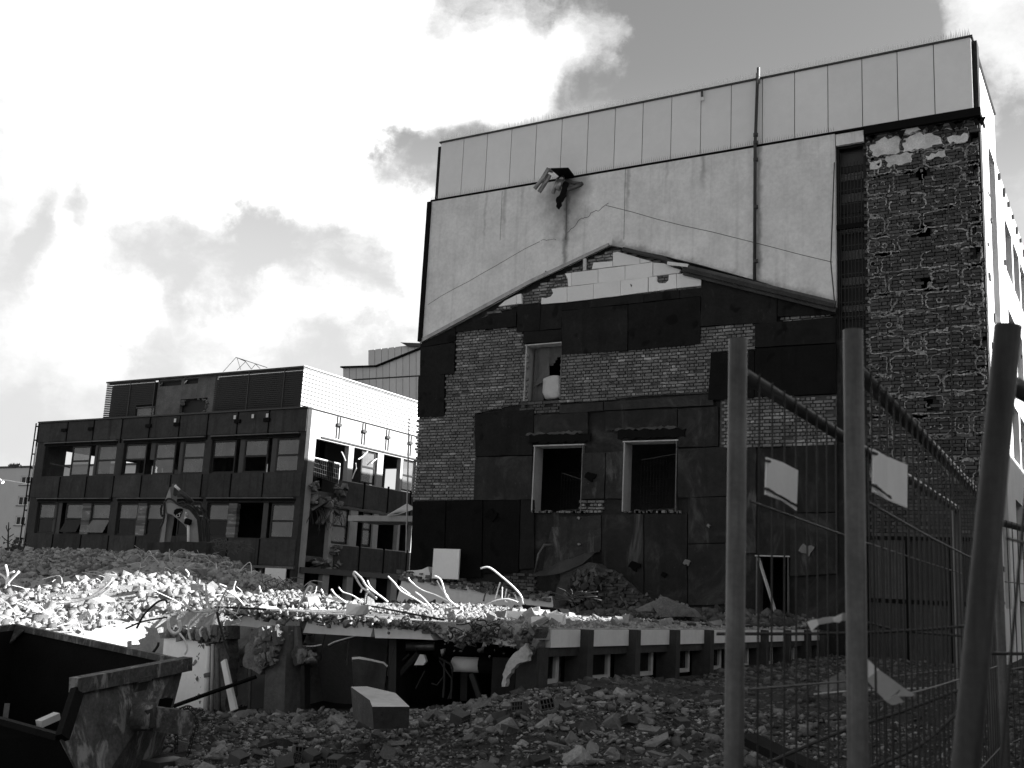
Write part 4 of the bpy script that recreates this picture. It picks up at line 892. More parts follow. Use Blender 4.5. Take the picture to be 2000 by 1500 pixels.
# penthouse with horizontal slats
PX0, PX1 = wx(210, 742), wx(593, 716); PZ0, PZ1 = ZT+.1, onY(593, 716, YL+.5)[2]; YP = YL+.6; PX1 = onY(593, 716, YP)[0]; PX0 = onY(210, 742, YP)[0]
cx0, cx1 = onY(302, 770, YP)[0], onY(417, 770, YP)[0]; wx0, wx1 = onY(266, 800, YP)[0], onY(298, 800, YP)[0]
pn = [(cx0+2.1, cx0+4.35, PZ0+.05, PZ0+1.05), (cx0+.15, cx0+2.0, PZ1-.45, PZ1-.12), (cx0+2.25, cx0+3.4, PZ1-.42, PZ1-.1)]
b = MB(); grid_wall(b, 'Y', YP+.18, .2, cx0, cx1, PZ0, PZ1-.05, pn); b.build('concrete_panel', 'concrete_mid', off)
b = MB(); r_ = random.Random(6)
for k in range(40):
    a = r_.uniform(0, 2*math.pi); s = r_.uniform(.05, .16); x = cx0+3.2+1.2*math.cos(a)*r_.uniform(.85, 1.1); z = PZ0+.55+.55*math.sin(a)*r_.uniform(.85, 1.1); b.tone = r_.uniform(.6, 1.4)
    v, t = rock('stone', 900+k); b.mesh_(v*s+np.array([x, YP+.2, max(z, PZ0+.05)]), [tuple(q) for q in t])
kind(b.build('broken_edge', 'concrete_mid', off), 'stuff')
b = MB(); b.box(PX0+.05, PX1-.15, YP+.4, YP+.5, PZ0, PZ1-.1); b.box(PX0+.05, PX1-.15, YP+.51, YE-4, PZ1-.15, PZ1-.05); b.box(PX1-.30, PX1-.2, YP+.51, YE-4, PZ0, PZ1-.16); b.box(PX0+.05, PX0+.15, YP+.51, YE-4, PZ0, PZ1-.16); b.build('penthouse_core', 'dark_frame', off)
b = MB(); sc_ = MB(); pitch = .115; z = PZ0+.03
while z < PZ1-.04:
    for (a, c) in ((PX0, wx0-.06) if z < PZ0+.75 else (PX0, cx0-.1), (wx1+.05, cx0-.1) if z < PZ0+.75 else (0, 0), (cx1+.02, PX1)):
        if c-a > .05: b.prism([(a, YP, z+.082), (a, YP+.026, z), (a, YP+.06, z+.006), (a, YP+.03, z+.09)], (c-a, 0, 0))
    if int(round((z-PZ0-.03)/pitch)) % 2 == 0: sc_.box(PX1-.01, PX1+.03, YP+.02, YE-4, z, z+.165)
    z += pitch
kind(b.build('louvre_slats', 'louvre_shaded', off), 'stuff'); kind(sc_.build('sunlit_louvre_strips', 'louver', off), 'stuff')  # dark front and white side stand for shade and sun on one louvre
for xx in (PX0+(cx0-PX0)*.5, cx0-.05, cx1+2.7, cx1+5.4): MB().box(xx-.03, xx+.03, YP-.03, YP-.002, PZ0, PZ1).build('louvre_post', 'dark_metal', off)
b = MB(); b.box(PX0-.02, PX1+.06, YP-.06, YP+.3, PZ1-.02, PZ1+.07); b.box(PX1-.15, PX1+.06, YP+.301, YE-4, PZ1-.02, PZ1+.05); b.build('penthouse_cap', 'dark_metal', off)
MB().box(wx0, wx1, YP+.1, YP+.14, PZ0+.1, PZ0+.62).build('penthouse_window', 'glass', off); MB().box(wx0-.05, wx1+.05, YP+.02, YP+.09, PZ0+.63, PZ0+.70).build('window_head', 'concrete_mid', off)
# small barrier and hanging strips in the openings of the side wall
t = thing('mesh_barrier', 'tilted wire mesh barrier standing in the broken corner opening of the office block', 'barrier'); q = lambda x, y: tuple(onX(x, y, XC-1.1))
MB().tube([q(600, 890), q(664, 906)], .035, 6).build('rail', 'louver', t); MB().tube([q(664, 906), q(661, 945)], .03, 6).build('post', 'louver', t); b = MB()
for i in range(18):
    f_ = i/17; p0, p1 = np.array(q(600, 890))*(1-f_)+np.array(q(664, 906))*f_, np.array(q(600, 925))*(1-f_)+np.array(q(661, 945))*f_; b.tube([p0, p1], .008, 4)
for i in range(5):
    f_ = i/4; b.tube([np.array(q(600, 892))*(1-f_)+np.array(q(600, 925))*f_, np.array(q(664, 908))*(1-f_)+np.array(q(661, 945))*f_], .008, 4)
b.build('wire_grid', 'zinc', t)
for i, P in enumerate([[(667, 882), (672, 892), (675, 900)], [(718, 882), (708, 892), (700, 897)], [(736, 896), (730, 900), (725, 905)], [(695, 904), (696, 915), (690, 928), (688, 935)]]):
    tag(MB().tube([onX(x, y, XC+.05) for x, y in P], .035, 5).build('bent_strip', 'louver', None), ['kinked bright strip at the right end of the broken corner opening of the office block', 'longest bright strip, bent in the second side opening of the office block', 'short bright strip leaning right in the second side opening of the office block', 'zigzag bright strip hanging lowest beside the white pier of the office block'][i], 'strip', 'strips hanging in the office block openings')
tag(MB().box(wx(520, 1130), wx(561, 1130), YL-.15, YL-.1, lz(1141, 540), lz(1110, 540)).build('window_board', 'sign_white', None), 'bright white board filling a ground floor window of the dark office block', 'board')
# canopy slab with leftover profiles near the gable corner, thin site pole
cz = 4.72; b = MB(); b.box(onY(680, 1010, 40)[0], onY(812, 1012, 40)[0], 40, 42.2, onY(745, 1018, 40)[2], onY(745, 1007, 40)[2])
cn = tag(b.build('canopy', 'concrete_light', None), 'flat pale canopy slab jutting out between the office block and the gable', 'canopy'); b = MB()
MB().tube([onY(799, 816, 36), onY(793, 1080, 36)], .03, 6).build('site_pole', 'zinc', None); tag(bpy.data.objects['site_pole'], 'thin upright metal pole standing just left of the gable edge', 'pole')
for i in range(7): MB().bar(onY(757+i*3, 1007-i*.4, 39.9), onY(796+i*2.5, 984+i*1.5, 39.9), .05).build('profile', 'louver', cn)
# ================================================================== FURTHER BUILDINGS
tw = thing('stage_tower', 'pale panel-clad tower with a sloping roof rising behind the office block', 'building'); YT = 78.0
def T_(x, y): q = onY(x, y, YT); return q[0], q[2]
xs = [671, 684, 697, 710, 723, 736, 749, 762, 775, 788, 801, 814, 827, 842]
def rl(x): return 718.5-(x-671)*.03 if x < 738 else 716.5-(x-738)*.40
for i in range(len(xs)-1):
    for (ya, yb_) in ((None, 742), (742, 800)):
        pts = []
        y0a = rl(xs[i]) if ya is None else ya-(xs[i]-671)*.06+2; y0b = rl(xs[i+1]) if ya is None else ya-(xs[i+1]-671)*.06+2
        y1a = 742-(xs[i]-671)*.06 if ya is None else 830; y1b = 742-(xs[i+1]-671)*.06 if ya is None else 830
        P = [T_(xs[i]+.5, y0a+1), T_(xs[i+1]-.5, y0b+1), T_(xs[i+1]-.5, y1b), T_(xs[i]+.5, y1a)]
        b = MB(); b.tone = random.uniform(.95, 1.04); b.prism([(x, YT-.1, z) for x, z in P], (0, .1, 0)); b.build('cladding_panel', 'far_wall', tw)
P = [T_(671, 719), T_(738, 717), T_(842, 676), T_(842, 860), T_(671, 860)]; b = MB(); b.prism([(x, YT, z) for x, z in P], (0, 14, 0)); b.build('body', 'dark_metal', tw)
b = MB(); b.bar((T_(669, 718)[0], YT-.1, T_(669, 718)[1]), (T_(738, 716)[0], YT-.1, T_(738, 716)[1]), .5, .14); b.bar((T_(738, 716)[0], YT-.1, T_(738, 716)[1]), (T_(842, 674)[0], YT-.1, T_(842, 674)[1]), .5, .14); b.build('roof_edge', 'black', tw)
YT2 = 84.0
def T2(x, y): q = onY(x, y, YT2); return q[0], q[2]
for i in range(9):
    a, c = 719+i*13, 719+(i+1)*13; P = [T2(a+.5, 684-(a-719)*.12), T2(c-.5, 684-(c-719)*.12), T2(c-.5, 760), T2(a+.5, 760)]; b = MB(); b.prism([(x, YT2, z) for x, z in P], (0, 6, 0)); b.build('upper_panel', 'far_wall', tw)
b = MB(); b.prism([(x, YT2-.3, z) for x, z in [T2(785, 670), T2(842, 672), T2(842, 678), T2(800, 678)]], (0, 4, 0)); b.build('upper_roof', 'dark_metal', tw)
rt = thing('roof_truss', 'thin lattice truss standing on the roof of the office block', 'truss'); YR = 52.0
def K(x, y): return tuple(onY(x, y, YR))
for p, q in [((436, 726), (461, 698)), ((461, 698), (522, 718)), ((464, 699), (480, 706)), ((480, 706), (463, 723)), ((478, 704), (491, 721)), ((491, 721), (499, 711)), ((463, 699), (470, 722)), ((499, 711), (508, 720))]: MB().tube([K(*p), K(*q)], .022, 4).build('truss_bar', 'galv', rt)
ap = thing('apartment_house', 'pale plastered apartment house with small paired windows at the far left', 'building'); YA = 110.0
def A_(x, y): q = onY(x, y, YA); return q[0], q[2]
aw = [(41, 930, 57, 947), (36, 969, 52, 987), (31, 1008, 47, 1026), (28, 1047, 44, 1064), (-60, 926, -42, 943), (-66, 965, -48, 983), (-72, 1004, -54, 1022)]
ah = []
for a in aw: p, q = A_(a[0], a[1]), A_(a[2], a[3]); ah.append((p[0], q[0], q[1], p[1]))
x0, x1 = A_(-420, 940)[0], A_(300, 950)[0]; zt = A_(30, 914)[1]
b = MB(); grid_wall(b, 'Y', YA, .3, x0, x1, -.5, zt, ah); b.build('wall', 'far_wall', ap); b = MB(); b.box(x0, x1, YA+1.2, YA+1.4, -.5, zt-.1); b.box(x0-.2, x1+.2, YA-.15, YA+11, zt+.01, zt+.3); b.build('roof', 'dark_metal', ap)
for h in ah:
    f = MB(); y = YA+.12; w = .16; f.box(h[0], h[0]+w, y, y+.1, h[2], h[3]); f.box(h[1]-w, h[1], y, y+.1, h[2], h[3]); f.box(h[0]+w, h[1]-w, y, y+.1, h[3]-w, h[3]); f.box(h[0]+w, h[1]-w, y, y+.1, h[2], h[2]+w); xm = (h[0]+h[1])/2; f.box(xm-w/2, xm+w/2, y, y+.1, h[2]+w, h[3]-w)
    o = f.build('window', 'white_wall', ap); MB().box(h[0]+w, h[1]-w, y+.04, y+.06, h[2]+w, h[3]-w).build('pane', 'glass_dark', o); MB().box(h[0]-.2, h[1]+.2, YA-.15, YA-.003, h[2]-.12, h[2]-.02).build('sill', 'concrete_mid', o)
lp = thing('street_lamp', 'white arm of a street lamp reaching in at the far left edge', 'lamp'); MB().tube([onY(-4, 936, 80), onY(64, 947, 80)], .10, 6).build('arm', 'foam', lp); MB().tube([onY(-8, 939, 80), onY(5, 941, 80)], .42, 8, .6).build('lamp_head', 'foam', lp); MB().tube([onY(64, 947, 80), onY(60, 1120, 80)], .12, 6).build('pole', 'dark_metal', lp)
# unseen block added right of the view, stepped heights shaped to throw the shade
nb = thing('unseen_shade_block', 'long plain block out of view at the right, added to shade the site', 'building')
for (y0, y1, z) in ((-4, 16.5, 10.4), (16.52, 20, 13.0), (20.02, 24.2, 16.6), (24.22, 27, 13.5), (27.02, 37, 13.95), (37.02, 95, 15.6)): MB().box(14, 27, y0, y1, -.2, z).build('shade_step', 'far_wall', nb)
for (y0, y1, n_) in ((-3, 16, 10), (17, 23.5, 4), (24, 36, 6), (40, 94, 18)):
    for k in range(n_):
        for z in (1.5, 4.7, 7.9): y = y0+(y1-y0)*(k+.3)/n_; MB().box(13.95, 13.999, y, y+1.3, z, z+1.6).build('window', 'glass_dark', nb)

# ================================================================== EXCAVATOR BEHIND THE HEAP
YX = 45.0
ex = thing('excavator', 'excavator with its arm folded behind the rubble heap, in front of the office block', 'excavator')
def X_(cx, cy, d=0): return atD(300+cx/8.82, 930+cy/8.82, YX+d)
def exp(poly, d0, d1, name, mat, parent, tone=1):
    b = MB(); b.tone = tone; p = [X_(x, y, d0) for x, y in poly]; o_ = X_(poly[0][0], poly[0][1], d1)-X_(poly[0][0], poly[0][1], d0); b.prism(p, o_); return b.build(name, mat, parent)
boom = exp([(215, 470), (240, 640), (310, 660), (420, 745), (520, 830), (575, 900), (612, 880), (622, 1300), (780, 1300), (775, 900), (755, 780), (715, 690), (640, 600), (500, 525), (290, 455)], 0, .55, 'boom', 'paint_yellow', ex)
stick = exp([(275, 190), (312, 180), (322, 132), (395, 130), (412, 330), (395, 450), (352, 760), (262, 1300), (70, 1300), (150, 760), (200, 400)], .62, 1.1, 'stick', 'paint_yellow', ex, .55)
exp([(285, 210), (300, 380), (205, 400), (270, 220)], .57, .61, 'stick_plate', 'paint_yellow', stick, 1.15); exp([(192, 640), (236, 650), (165, 1300), (80, 1300)], .50, .60, 'stick_edge', 'paint_yellow', stick, 1.1)
exp([(350, 200), (400, 210), (408, 320), (370, 350), (335, 320)], .58, .61, 'pin_lug', 'dark_metal', stick)
MB().tube([X_(365, 160, .3), X_(455, 248, .3)], .055, 8).build('piston_rod', 'foam', ex, True); MB().tube([X_(440, 262, .3), X_(520, 320, .3), X_(690, 480, .3)], .11, 10).build('arm_cylinder', 'dark_metal', ex, True)
MB().tube([X_(600, 835, -.12), X_(600, 1300, -.12)], .06, 8).build('piston_rod', 'foam', ex, True); MB().tube([X_(545, 770, -.2), X_(640, 800, -.2)], .13, 10).build('boom_pin', 'black', ex); exp([(590, 760), (660, 770), (655, 830), (580, 830)], -.2, -.05, 'pin_cap', 'black', ex)
for P in [[(500, 525), (620, 570), (720, 690), (770, 800), (810, 1300)], [(520, 500), (640, 560), (755, 680), (800, 800), (845, 1300)], [(560, 480), (690, 560), (800, 680), (850, 850), (885, 1300)], [(640, 470), (740, 560), (850, 690), (905, 850), (930, 1300)], [(740, 520), (850, 600), (915, 720), (945, 850), (965, 1300)], [(690, 450), (790, 450), (820, 500), (820, 640)], [(200, 430), (250, 390), (330, 410), (430, 490), (560, 530)], [(150, 490), (128, 560), (130, 650), (150, 690)], [(190, 440), (185, 560), (170, 760), (110, 900)], [(430, 470), (500, 440), (540, 480), (600, 500)], [(830, 520), (880, 580), (910, 620)]]:
    MB().tube(catmull([X_(x, y, -.05+.03*(i % 3)) for i, (x, y) in enumerate(P)], 4), .045, 6).build('hose', 'cable', ex, True)
exp([(660, 440), (745, 430), (760, 480), (680, 490)], .1, .4, 'valve_block', 'dark_metal', ex); exp([(790, 670), (855, 675), (855, 700), (790, 695)], -.12, -.02, 'hose_clamp', 'zinc', ex)
exp([(342, 640), (360, 580), (400, 558), (470, 553), (508, 568), (500, 610), (470, 690), (442, 732), (420, 720)], -.03, -.005, 'badge', 'black', boom)
exp([(548, 610), (588, 640), (578, 720), (520, 740), (535, 690)], -.03, -.005, 'data_plate', 'foam', boom)
def text(body, p0, p1, pu, name, mat, parent, size=1.0, off=.02):
    """flat lettering lying on the plane through p0 (start of line), p1 (end of line) and pu (above p0)"""
    cu = bpy.data.curves.new(name, 'FONT'); cu.body = body; cu.extrude = .002; o = bpy.data.objects.new(name, cu); COL.objects.link(o); cu.materials.append(MATS[mat])
    bpy.context.view_layer.update(); w = max(o.dimensions.x, .01); h = max(o.dimensions.y, .01)
    p0, p1, pu = [Vector([float(k) for k in p]) for p in (p0, p1, pu)]; ex_ = (p1-p0); ey = (pu-p0); sx = ex_.length/w; sy_ = ey.length/(.72*cu.size); nz = ex_.cross(ey).normalized()
    a, b_ = ex_.normalized()*sx, ey.normalized()*sy_; q = p0+nz*off
    o.matrix_world = Matrix(((a.x, b_.x, nz.x, q.x), (a.y, b_.y, nz.y, q.y), (a.z, b_.z, nz.z, q.z), (0, 0, 0, 1)))
    me = bpy.data.meshes.new_from_object(o.evaluated_get(bpy.context.evaluated_depsgraph_get())); mw = o.matrix_world.copy(); bpy.data.objects.remove(o); bpy.data.curves.remove(cu)
    me.name = name; at = me.attributes.new('tone', 'FLOAT', 'FACE'); at.data.foreach_set('value', [1.0]*len(me.polygons)); o = bpy.data.objects.new(name, me); COL.objects.link(o); o.matrix_world = mw
    if parent is not None: o.parent = parent
    return o
text('CAT', X_(440, 715, -.035), X_(465, 600, -.035), X_(385, 680, -.035), 'badge_lettering', 'foam', boom); text('E', X_(548, 700, -.035), X_(585, 695, -.035), X_(552, 640, -.035), 'plate_lettering', 'ink', boom)
p = X_(560, 1500, 3.2); b = MB(); b.box(p[0]-2.6, p[0]+1.6, p[1]-1.4, p[1]+2.6, .4, 1.5); b.box(p[0]-2.4, p[0]-.8, p[1]-1.2, p[1]+.4, 1.5, 2.2); b.build('cab_and_body', 'paint_yellow', ex)
for s in (-1.3, 1.5): MB().box(p[0]-2.8, p[0]+2.2, p[1]+s, p[1]+s+.6, -.1, .75).build('track', 'dark_metal', ex)
# ================================================================== RUINED SEMI-BASEMENT
def rocks_on(px_poly, Y, n, lo, hi, mat, parent, seed, dep=.1, name='broken_concrete', tone=(.5, 1.5), cat=None):
    r = random.Random(seed); xs = [p[0] for p in px_poly]; ys = [p[1] for p in px_poly]; b = MB(); k = 0
    while k < n:
        x, y = r.uniform(min(xs), max(xs)), r.uniform(min(ys), max(ys))
        if not inpoly(x, y, px_poly): continue
        v, t = rock(r.choice(['stone', 'block', 'big', 'stone']), seed*100+k % 14); a = r.uniform(0, 6.3); c_, s_ = math.cos(a), math.sin(a); v = v@np.array([[c_, 0, s_], [0, 1, 0], [-s_, 0, c_]]); z_ = r.uniform(lo, hi); b.tone = r.uniform(*tone)
        b.mesh_(v*z_+onY(x, y, Y+r.uniform(-dep, dep*.3)), [tuple(q) for q in t]); k += 1
    return kind(b.build(name, mat, parent), 'stuff')
YF = 13.75; XW = -7.5; ZS = 1.2
rn = thing('ruined_basement', 'ruined flat-roofed semi-basement with low windows, broken open at its near end', 'ruin')
def R2(x, y): q = onY(x, y, YF); return q[0], q[2]
front = ragged([(-13.5, YF+.15), (XW-.1, YF+.02)], .12, .25, 5, False)+[(XW-.02, YF)]
sl_poly = front+[(XW-.02, 29.4), (-20.2, 29.4), (-20.2, 20.5), (-14.2, 19.5), (-13.6, 14.5)]
b = MB(); b.prism([(x, y, ZS) for x, y in sl_poly], (0, 0, -.16)); b.build('roof_slab', 'dust', rn)
def fx(px, d0, d1, name, mat, tone=1, yb_=YF): b = MB(); b.tone = tone; b.prism([(R2(x, y)[0], yb_+d0, R2(x, y)[1]) for x, y in px], (0, d1-d0, 0)); return b.build(name, mat, rn)
zt_ = ZS-.165
def beam(px, tone=1, d=0): return fx(px, .02+d, .3+d, 'edge_beam', 'white_wall', tone)
beam([(443, 1203), (585, 1212), (584, 1237), (533, 1231), (470, 1223), (455, 1222)], .75, .1); beam([(600, 1210), (730, 1216), (722, 1244), (590, 1236)], .95); beam([(728, 1219), (800, 1221), (832, 1228), (845, 1250), (800, 1248), (731, 1246)], .95); beam([(806, 1227), (846, 1232), (866, 1251), (900, 1253), (902, 1234), (870, 1226)], .9)
beam([(868, 1228), (905, 1229), (912, 1240), (890, 1252), (880, 1247)], 1.05, -.06); beam([(958, 1231), (1010, 1234), (1012, 1264), (961, 1258)], .95); beam([(905, 1231), (957, 1236), (955, 1258), (896, 1253)], .35, .2)
fx([(583, 1212), (602, 1211), (592, 1238), (583, 1238)], .03, .4, 'beam_joint', 'concrete_break', .5)
# standing pier with its broken wall stub
fx([(545, 1222), (583, 1222), (578, 1300), (576, 1392), (535, 1392), (540, 1300)], -.25, .12, 'pier', 'concrete_mid', .8)
fx(ragged([(520, 1230), (544, 1222), (541, 1305), (532, 1316), (500, 1300), (503, 1268)], 2.5, 8, 41), -.30, .05, 'pier_break', 'concrete_break', 1.0); fx([(500, 1300), (531, 1306), (534, 1390), (497, 1390)], -.12, .08, 'wall_stub', 'dark_metal', .4); fx([(496, 1300), (501, 1300), (499, 1392), (494, 1392)], -.13, .1, 'stub_edge', 'concrete_mid', .7)
fx(ragged([(580, 1270), (590, 1262), (594, 1275), (618, 1275), (612, 1290), (596, 1298), (588, 1300)], 2, 6, 42), -.15, .15, 'hanging_lump', 'concrete_break', .6); rocks_on([(507, 1236), (544, 1224), (541, 1300), (502, 1300), (506, 1268)], YF-.28, 70, .05, .15, 'concrete_break', rn, 61, .10); rocks_on([(580, 1268), (600, 1272), (618, 1276), (612, 1290), (588, 1298)], YF-.15, 26, .03, .09, 'concrete_break', rn, 62, .08); rocks_on([(305, 1234), (440, 1220), (440, 1250), (352, 1246)], YF+.05, 70, .04, .13, 'concrete_break', rn, 63, .1)
rocks_on([(1010, 1236), (1050, 1225), (1046, 1275), (1014, 1265)], YF-.05, 60, .03, .09, 'concrete_break', rn, 64, .08, tone=(.3, 1.2)); rocks_on([(380, 1240), (400, 1240), (396, 1395), (386, 1395)], YF+.18, 50, .03, .07, 'concrete_break', rn, 65, .05)
fx([(583, 1222), (587, 1225), (593, 1275), (582, 1285)], -.1, 0, 'pier_edge', 'concrete_mid', 1.2)
for k, (px, d) in enumerate([([(722, 1244), (737, 1245), (735, 1395), (720, 1395)], .5), ([(790, 1252), (804, 1252), (800, 1380), (786, 1380)], 1.6), ([(823, 1300), (836, 1300), (834, 1365), (822, 1365)], 2.2)]): fx(px, d, d+.25, 'inner_post', 'dark_metal', .5)
# rooms behind the broken front
b = MB(); b.box(-9.9, XW-.4, 17.6, 17.8, -.5, 1.03); b.build('inner_wall', 'concrete_light', rn); b = MB(); b.tone = .5; b.box(-14.2, -12.2, 16.6, 16.8, -.7, 1.03); b.build('inner_wall', 'concrete_light', rn)
MB().box(-12.19, -9.91, 20, 20.2, -.5, 1.03).build('inner_wall', 'black', rn); MB().box(-12.2, -12.05, 16.81, 20, -.5, 1.03).build('cross_wall', 'concrete_dark', rn); MB().box(-9.9, -9.75, 17.81, 20, -.5, 1.03).build('cross_wall', 'concrete_dark', rn)
MB().box(-14.2, XW-.4, 20.2, 29, -.6, 1.03).build('dark_core', 'black', rn)
fx([(310, 1243), (352, 1240), (392, 1252), (386, 1392), (300, 1400)], .12, .3, 'white_wall_end', 'white_wall', 1.2); fx(ragged([(380, 1238), (430, 1235), (424, 1400), (388, 1400)], 3, 10, 43), .2, .45, 'wall_edge', 'concrete_break', .8); fx([(305, 1236), (440, 1222), (440, 1248), (400, 1258), (352, 1245), (310, 1247)], .05, .35, 'broken_lip', 'concrete_break', .8)
fx([(440, 1270), (500, 1272), (500, 1395), (420, 1395)], 1.2, 1.35, 'inner_wall', 'concrete_light', .25); fx([(425, 1240), (520, 1240), (510, 1268), (428, 1262)], .8, 1.0, 'lintel', 'concrete_dark', .5)
for a, c, r, m_ in [((407, 1262), (402, 1395), .045, 'white_wall'), ((416, 1258), (413, 1398), .03, 'concrete_light'), ((424, 1265), (428, 1395), .035, 'concrete_mid')]: MB().tube([onY(a[0], a[1], YF-.02), onY(c[0], c[1], YF-.02)], r, 8).build('drain_pipe', m_, rn, True)
MB().tube([onY(405, 1315, YF-.03), onY(406, 1322, YF-.03)], .065, 8).build('pipe_collar', 'concrete_mid', rn)
tag(MB().prism([onY(431, 1293, YF-.25), onY(439, 1287, YF-.25), onY(461, 1385, YF-.5), onY(450, 1390, YF-.5)], (0, .05, 0)).build('leaning_board', 'white_wall', None), 'narrow white board leaning against the broken end of the basement', 'board')
tag(MB().tube([onY(340, 1379, YF-.8), onY(392, 1360, YF-.7), onY(500, 1322, YF-.3)], .035, 6).build('steel_pole', 'black', None), 'dark steel pole sloping across the white wall end', 'pole')
# services inside
MB().tube([onY(768, 1262, 14.7), onY(858, 1262, 14.7)], .075, 10).build('lagged_pipe', 'zinc', rn, True); MB().tube([onY(857, 1262, 14.65), onY(905, 1264, 14.65), onY(990, 1268, 14.7)], .13, 10).build('service_duct', 'black', rn, True); MB().tube([onY(850, 1274, 14.9), onY(885, 1284, 14.9), onY(985, 1287, 14.9)], .07, 8).build('service_pipe', 'black', rn)
o = MB().tube([onY(888, 1297, 14.6), onY(940, 1299, 14.6)], .118, 14).build('boiler', 'white_wall', rn, True); MB().tube([onY(938, 1299, 14.6), onY(966, 1300, 14.65)], .13, 12).build('boiler_end', 'black', o)
for P, r in [([(858, 1285), (880, 1297), (884, 1305), (882, 1350), (876, 1365)], .018), ([(858, 1290), (882, 1325), (881, 1365)], .014), ([(868, 1290), (868, 1330), (866, 1362)], .02), ([(866, 1322), (854, 1338), (843, 1335)], .012), ([(921, 1316), (937, 1362)], .05), ([(774, 1325), (818, 1276)], .05), ([(786, 1290), (800, 1277)], .02), ([(812, 1345), (830, 1310)], .012), ([(814, 1265), (813, 1305)], .008), ([(1008, 1288), (998, 1300), (985, 1298)], .010)]:
    MB().tube([onY(x, y, 14.4) for x, y in P], r, 6).build('cut_pipe', 'cable', rn)
b = MB(); b.tone = 1.1; b.prism([onY(x, y, 14.2) for x, y in [(820, 1278), (828, 1279), (832, 1292), (826, 1299), (809, 1299)]], (0, .05, 0)); b.build('hanging_shard', 'white_wall', rn)
fx([(837, 1295), (855, 1295), (855, 1312), (837, 1310)], 1.5, 1.55, 'meter_box', 'concrete_dark', 1)
# strip lights / torn tubes under the roof
for P in [[(590, 1262), (612, 1262), (628, 1259)], [(641, 1260), (655, 1253), (690, 1243), (722, 1234)], [(643, 1264), (662, 1254), (720, 1238)], [(627, 1290), (630, 1262), (640, 1220)], [(677, 1298), (682, 1250)], [(770, 1264), (765, 1280), (757, 1320)]]:
    MB().tube(catmull([onY(x, y, YF+.1) for x, y in P], 3), .010, 5).build('hanging_wire', 'rebar' if P[0] in ((590, 1262), (641, 1260)) else 'cable', rn)
# corner: crumbling pier with a hanging plaster skin
fx(ragged([(1012, 1236), (1052, 1224), (1046, 1262), (1040, 1280), (1020, 1262), (1012, 1264)], 3, 8, 51), -.05, .3, 'corner_break', 'concrete_break', .6)
fx(ragged([(1040, 1256), (1046, 1270), (1044, 1290), (1022, 1298), (1006, 1318), (1000, 1340), (994, 1340), (998, 1310), (1012, 1282)], 2, 6, 52), -.2, -.1, 'hanging_skin', 'residue', 1.1)
b = MB(); b.box(XW-.35, XW-.02, YF+.05, YF+.4, .0, .93); b.build('corner_pier', 'concrete_dark', rn); b = MB(); b.tone = .25; b.box(XW-.75, XW-.36, YF+.05, YF+.3, .0, .75); b.build('pier_return', 'concrete_dark', rn)
# long side with pillars, fascia, hopper windows
def wy(px, py=1228): return onX(px, py, XW)[1]
pys = [15.21, 17.02, 18.82, 20.62, 22.42, 24.22, 26.02, 27.82, 29.3]
prev = YF+.42
for i, y in enumerate(pys):
    b = MB(); b.tone = random.uniform(.8, 1.15); b.box(XW-.25, XW+.13, y-.09, y+.11, -.1, 1.19); b.build('pillar', 'concrete_dark', rn)
    ya, yb_ = prev, y-.095
    MB().box(XW-.2, XW, ya, yb_, .93, 1.185).build('fascia', 'white_wall', rn); MB().box(XW-.22, XW-.03, ya, yb_, .80, .925).build('lower_band', 'concrete_dark', rn)
    f = MB(); xf = XW-.20; f.box(xf, xf+.07, ya+.02, yb_-.42, .40, .47); f.box(xf, xf+.07, yb_-.52, yb_-.42, .47, .80); f.box(xf, xf+.05, ya+.02, ya+.06, .47, .80); o = f.build('window', 'concrete_light', rn)
    MB().box(xf+.01, xf+.02, ya+.06, yb_-.52, .47, .80).build('pane', 'glass_dark', o); MB().box(XW-.42, XW-.36, ya, yb_, -.1, .80).build('window_back', 'black', rn); MB().box(XW-.2, XW-.02, ya, yb_, -.2, .32).build('plinth', 'concrete_dark', rn)
    prev = y+.115
rocks_on([(1095, 1205), (1115, 1120), (1160, 1100), (1180, 1130), (1170, 1205)], YG-.62, 150, .05, .16, 'rubble_grey', STUMP, 66, .15, 'broken_masonry', (.3, 1.5)); rocks_on([(1150, 1105), (1215, 1122), (1290, 1180), (1280, 1205), (1180, 1205)], YG-.72, 90, .03, .10, 'rubble_grey', STUMP, 67, .15, 'broken_masonry', (.4, 1.8))
# loose torn roofing at the back of the slab
tag(MB().prism([onY(x, y, 24) for x, y in [(1020, 1181), (1092, 1189), (1100, 1203), (1050, 1200), (1018, 1192)]], (0, .5, .0)).build('roofing_felt', 'black', None), 'torn black roofing felt lying behind the white stones on the slab', 'felt')
b = MB(); pts = [onZ(1230, 1210, ZS+.04), onZ(1330, 1219, ZS+.04), onZ(1500, 1224, ZS+.05)]; tag(b.tube(pts, .035, 6).build('roof_batten', 'cable', None), 'long dark batten lying on the slab before the gable', 'batten')

# ================================================================== RUBBLE
def pts_on(hf, xr, yr, n, seed, lift=0, dens=None):
    r = np.random.default_rng(seed); x = r.uniform(*xr, n); y = r.uniform(*yr, n); P = np.stack([x, y, hf(x, y)+lift], 1); ok, w = inview(P); P = P[ok]; w = w[ok]
    if dens is not None: P = P[r.uniform(0, 1, len(P)) < dens(P, w)]
    return P
r0 = np.random.default_rng(99)
def slab_in(P): return (P[:, 0] > -13.6) & (P[:, 1] > YF-.1)
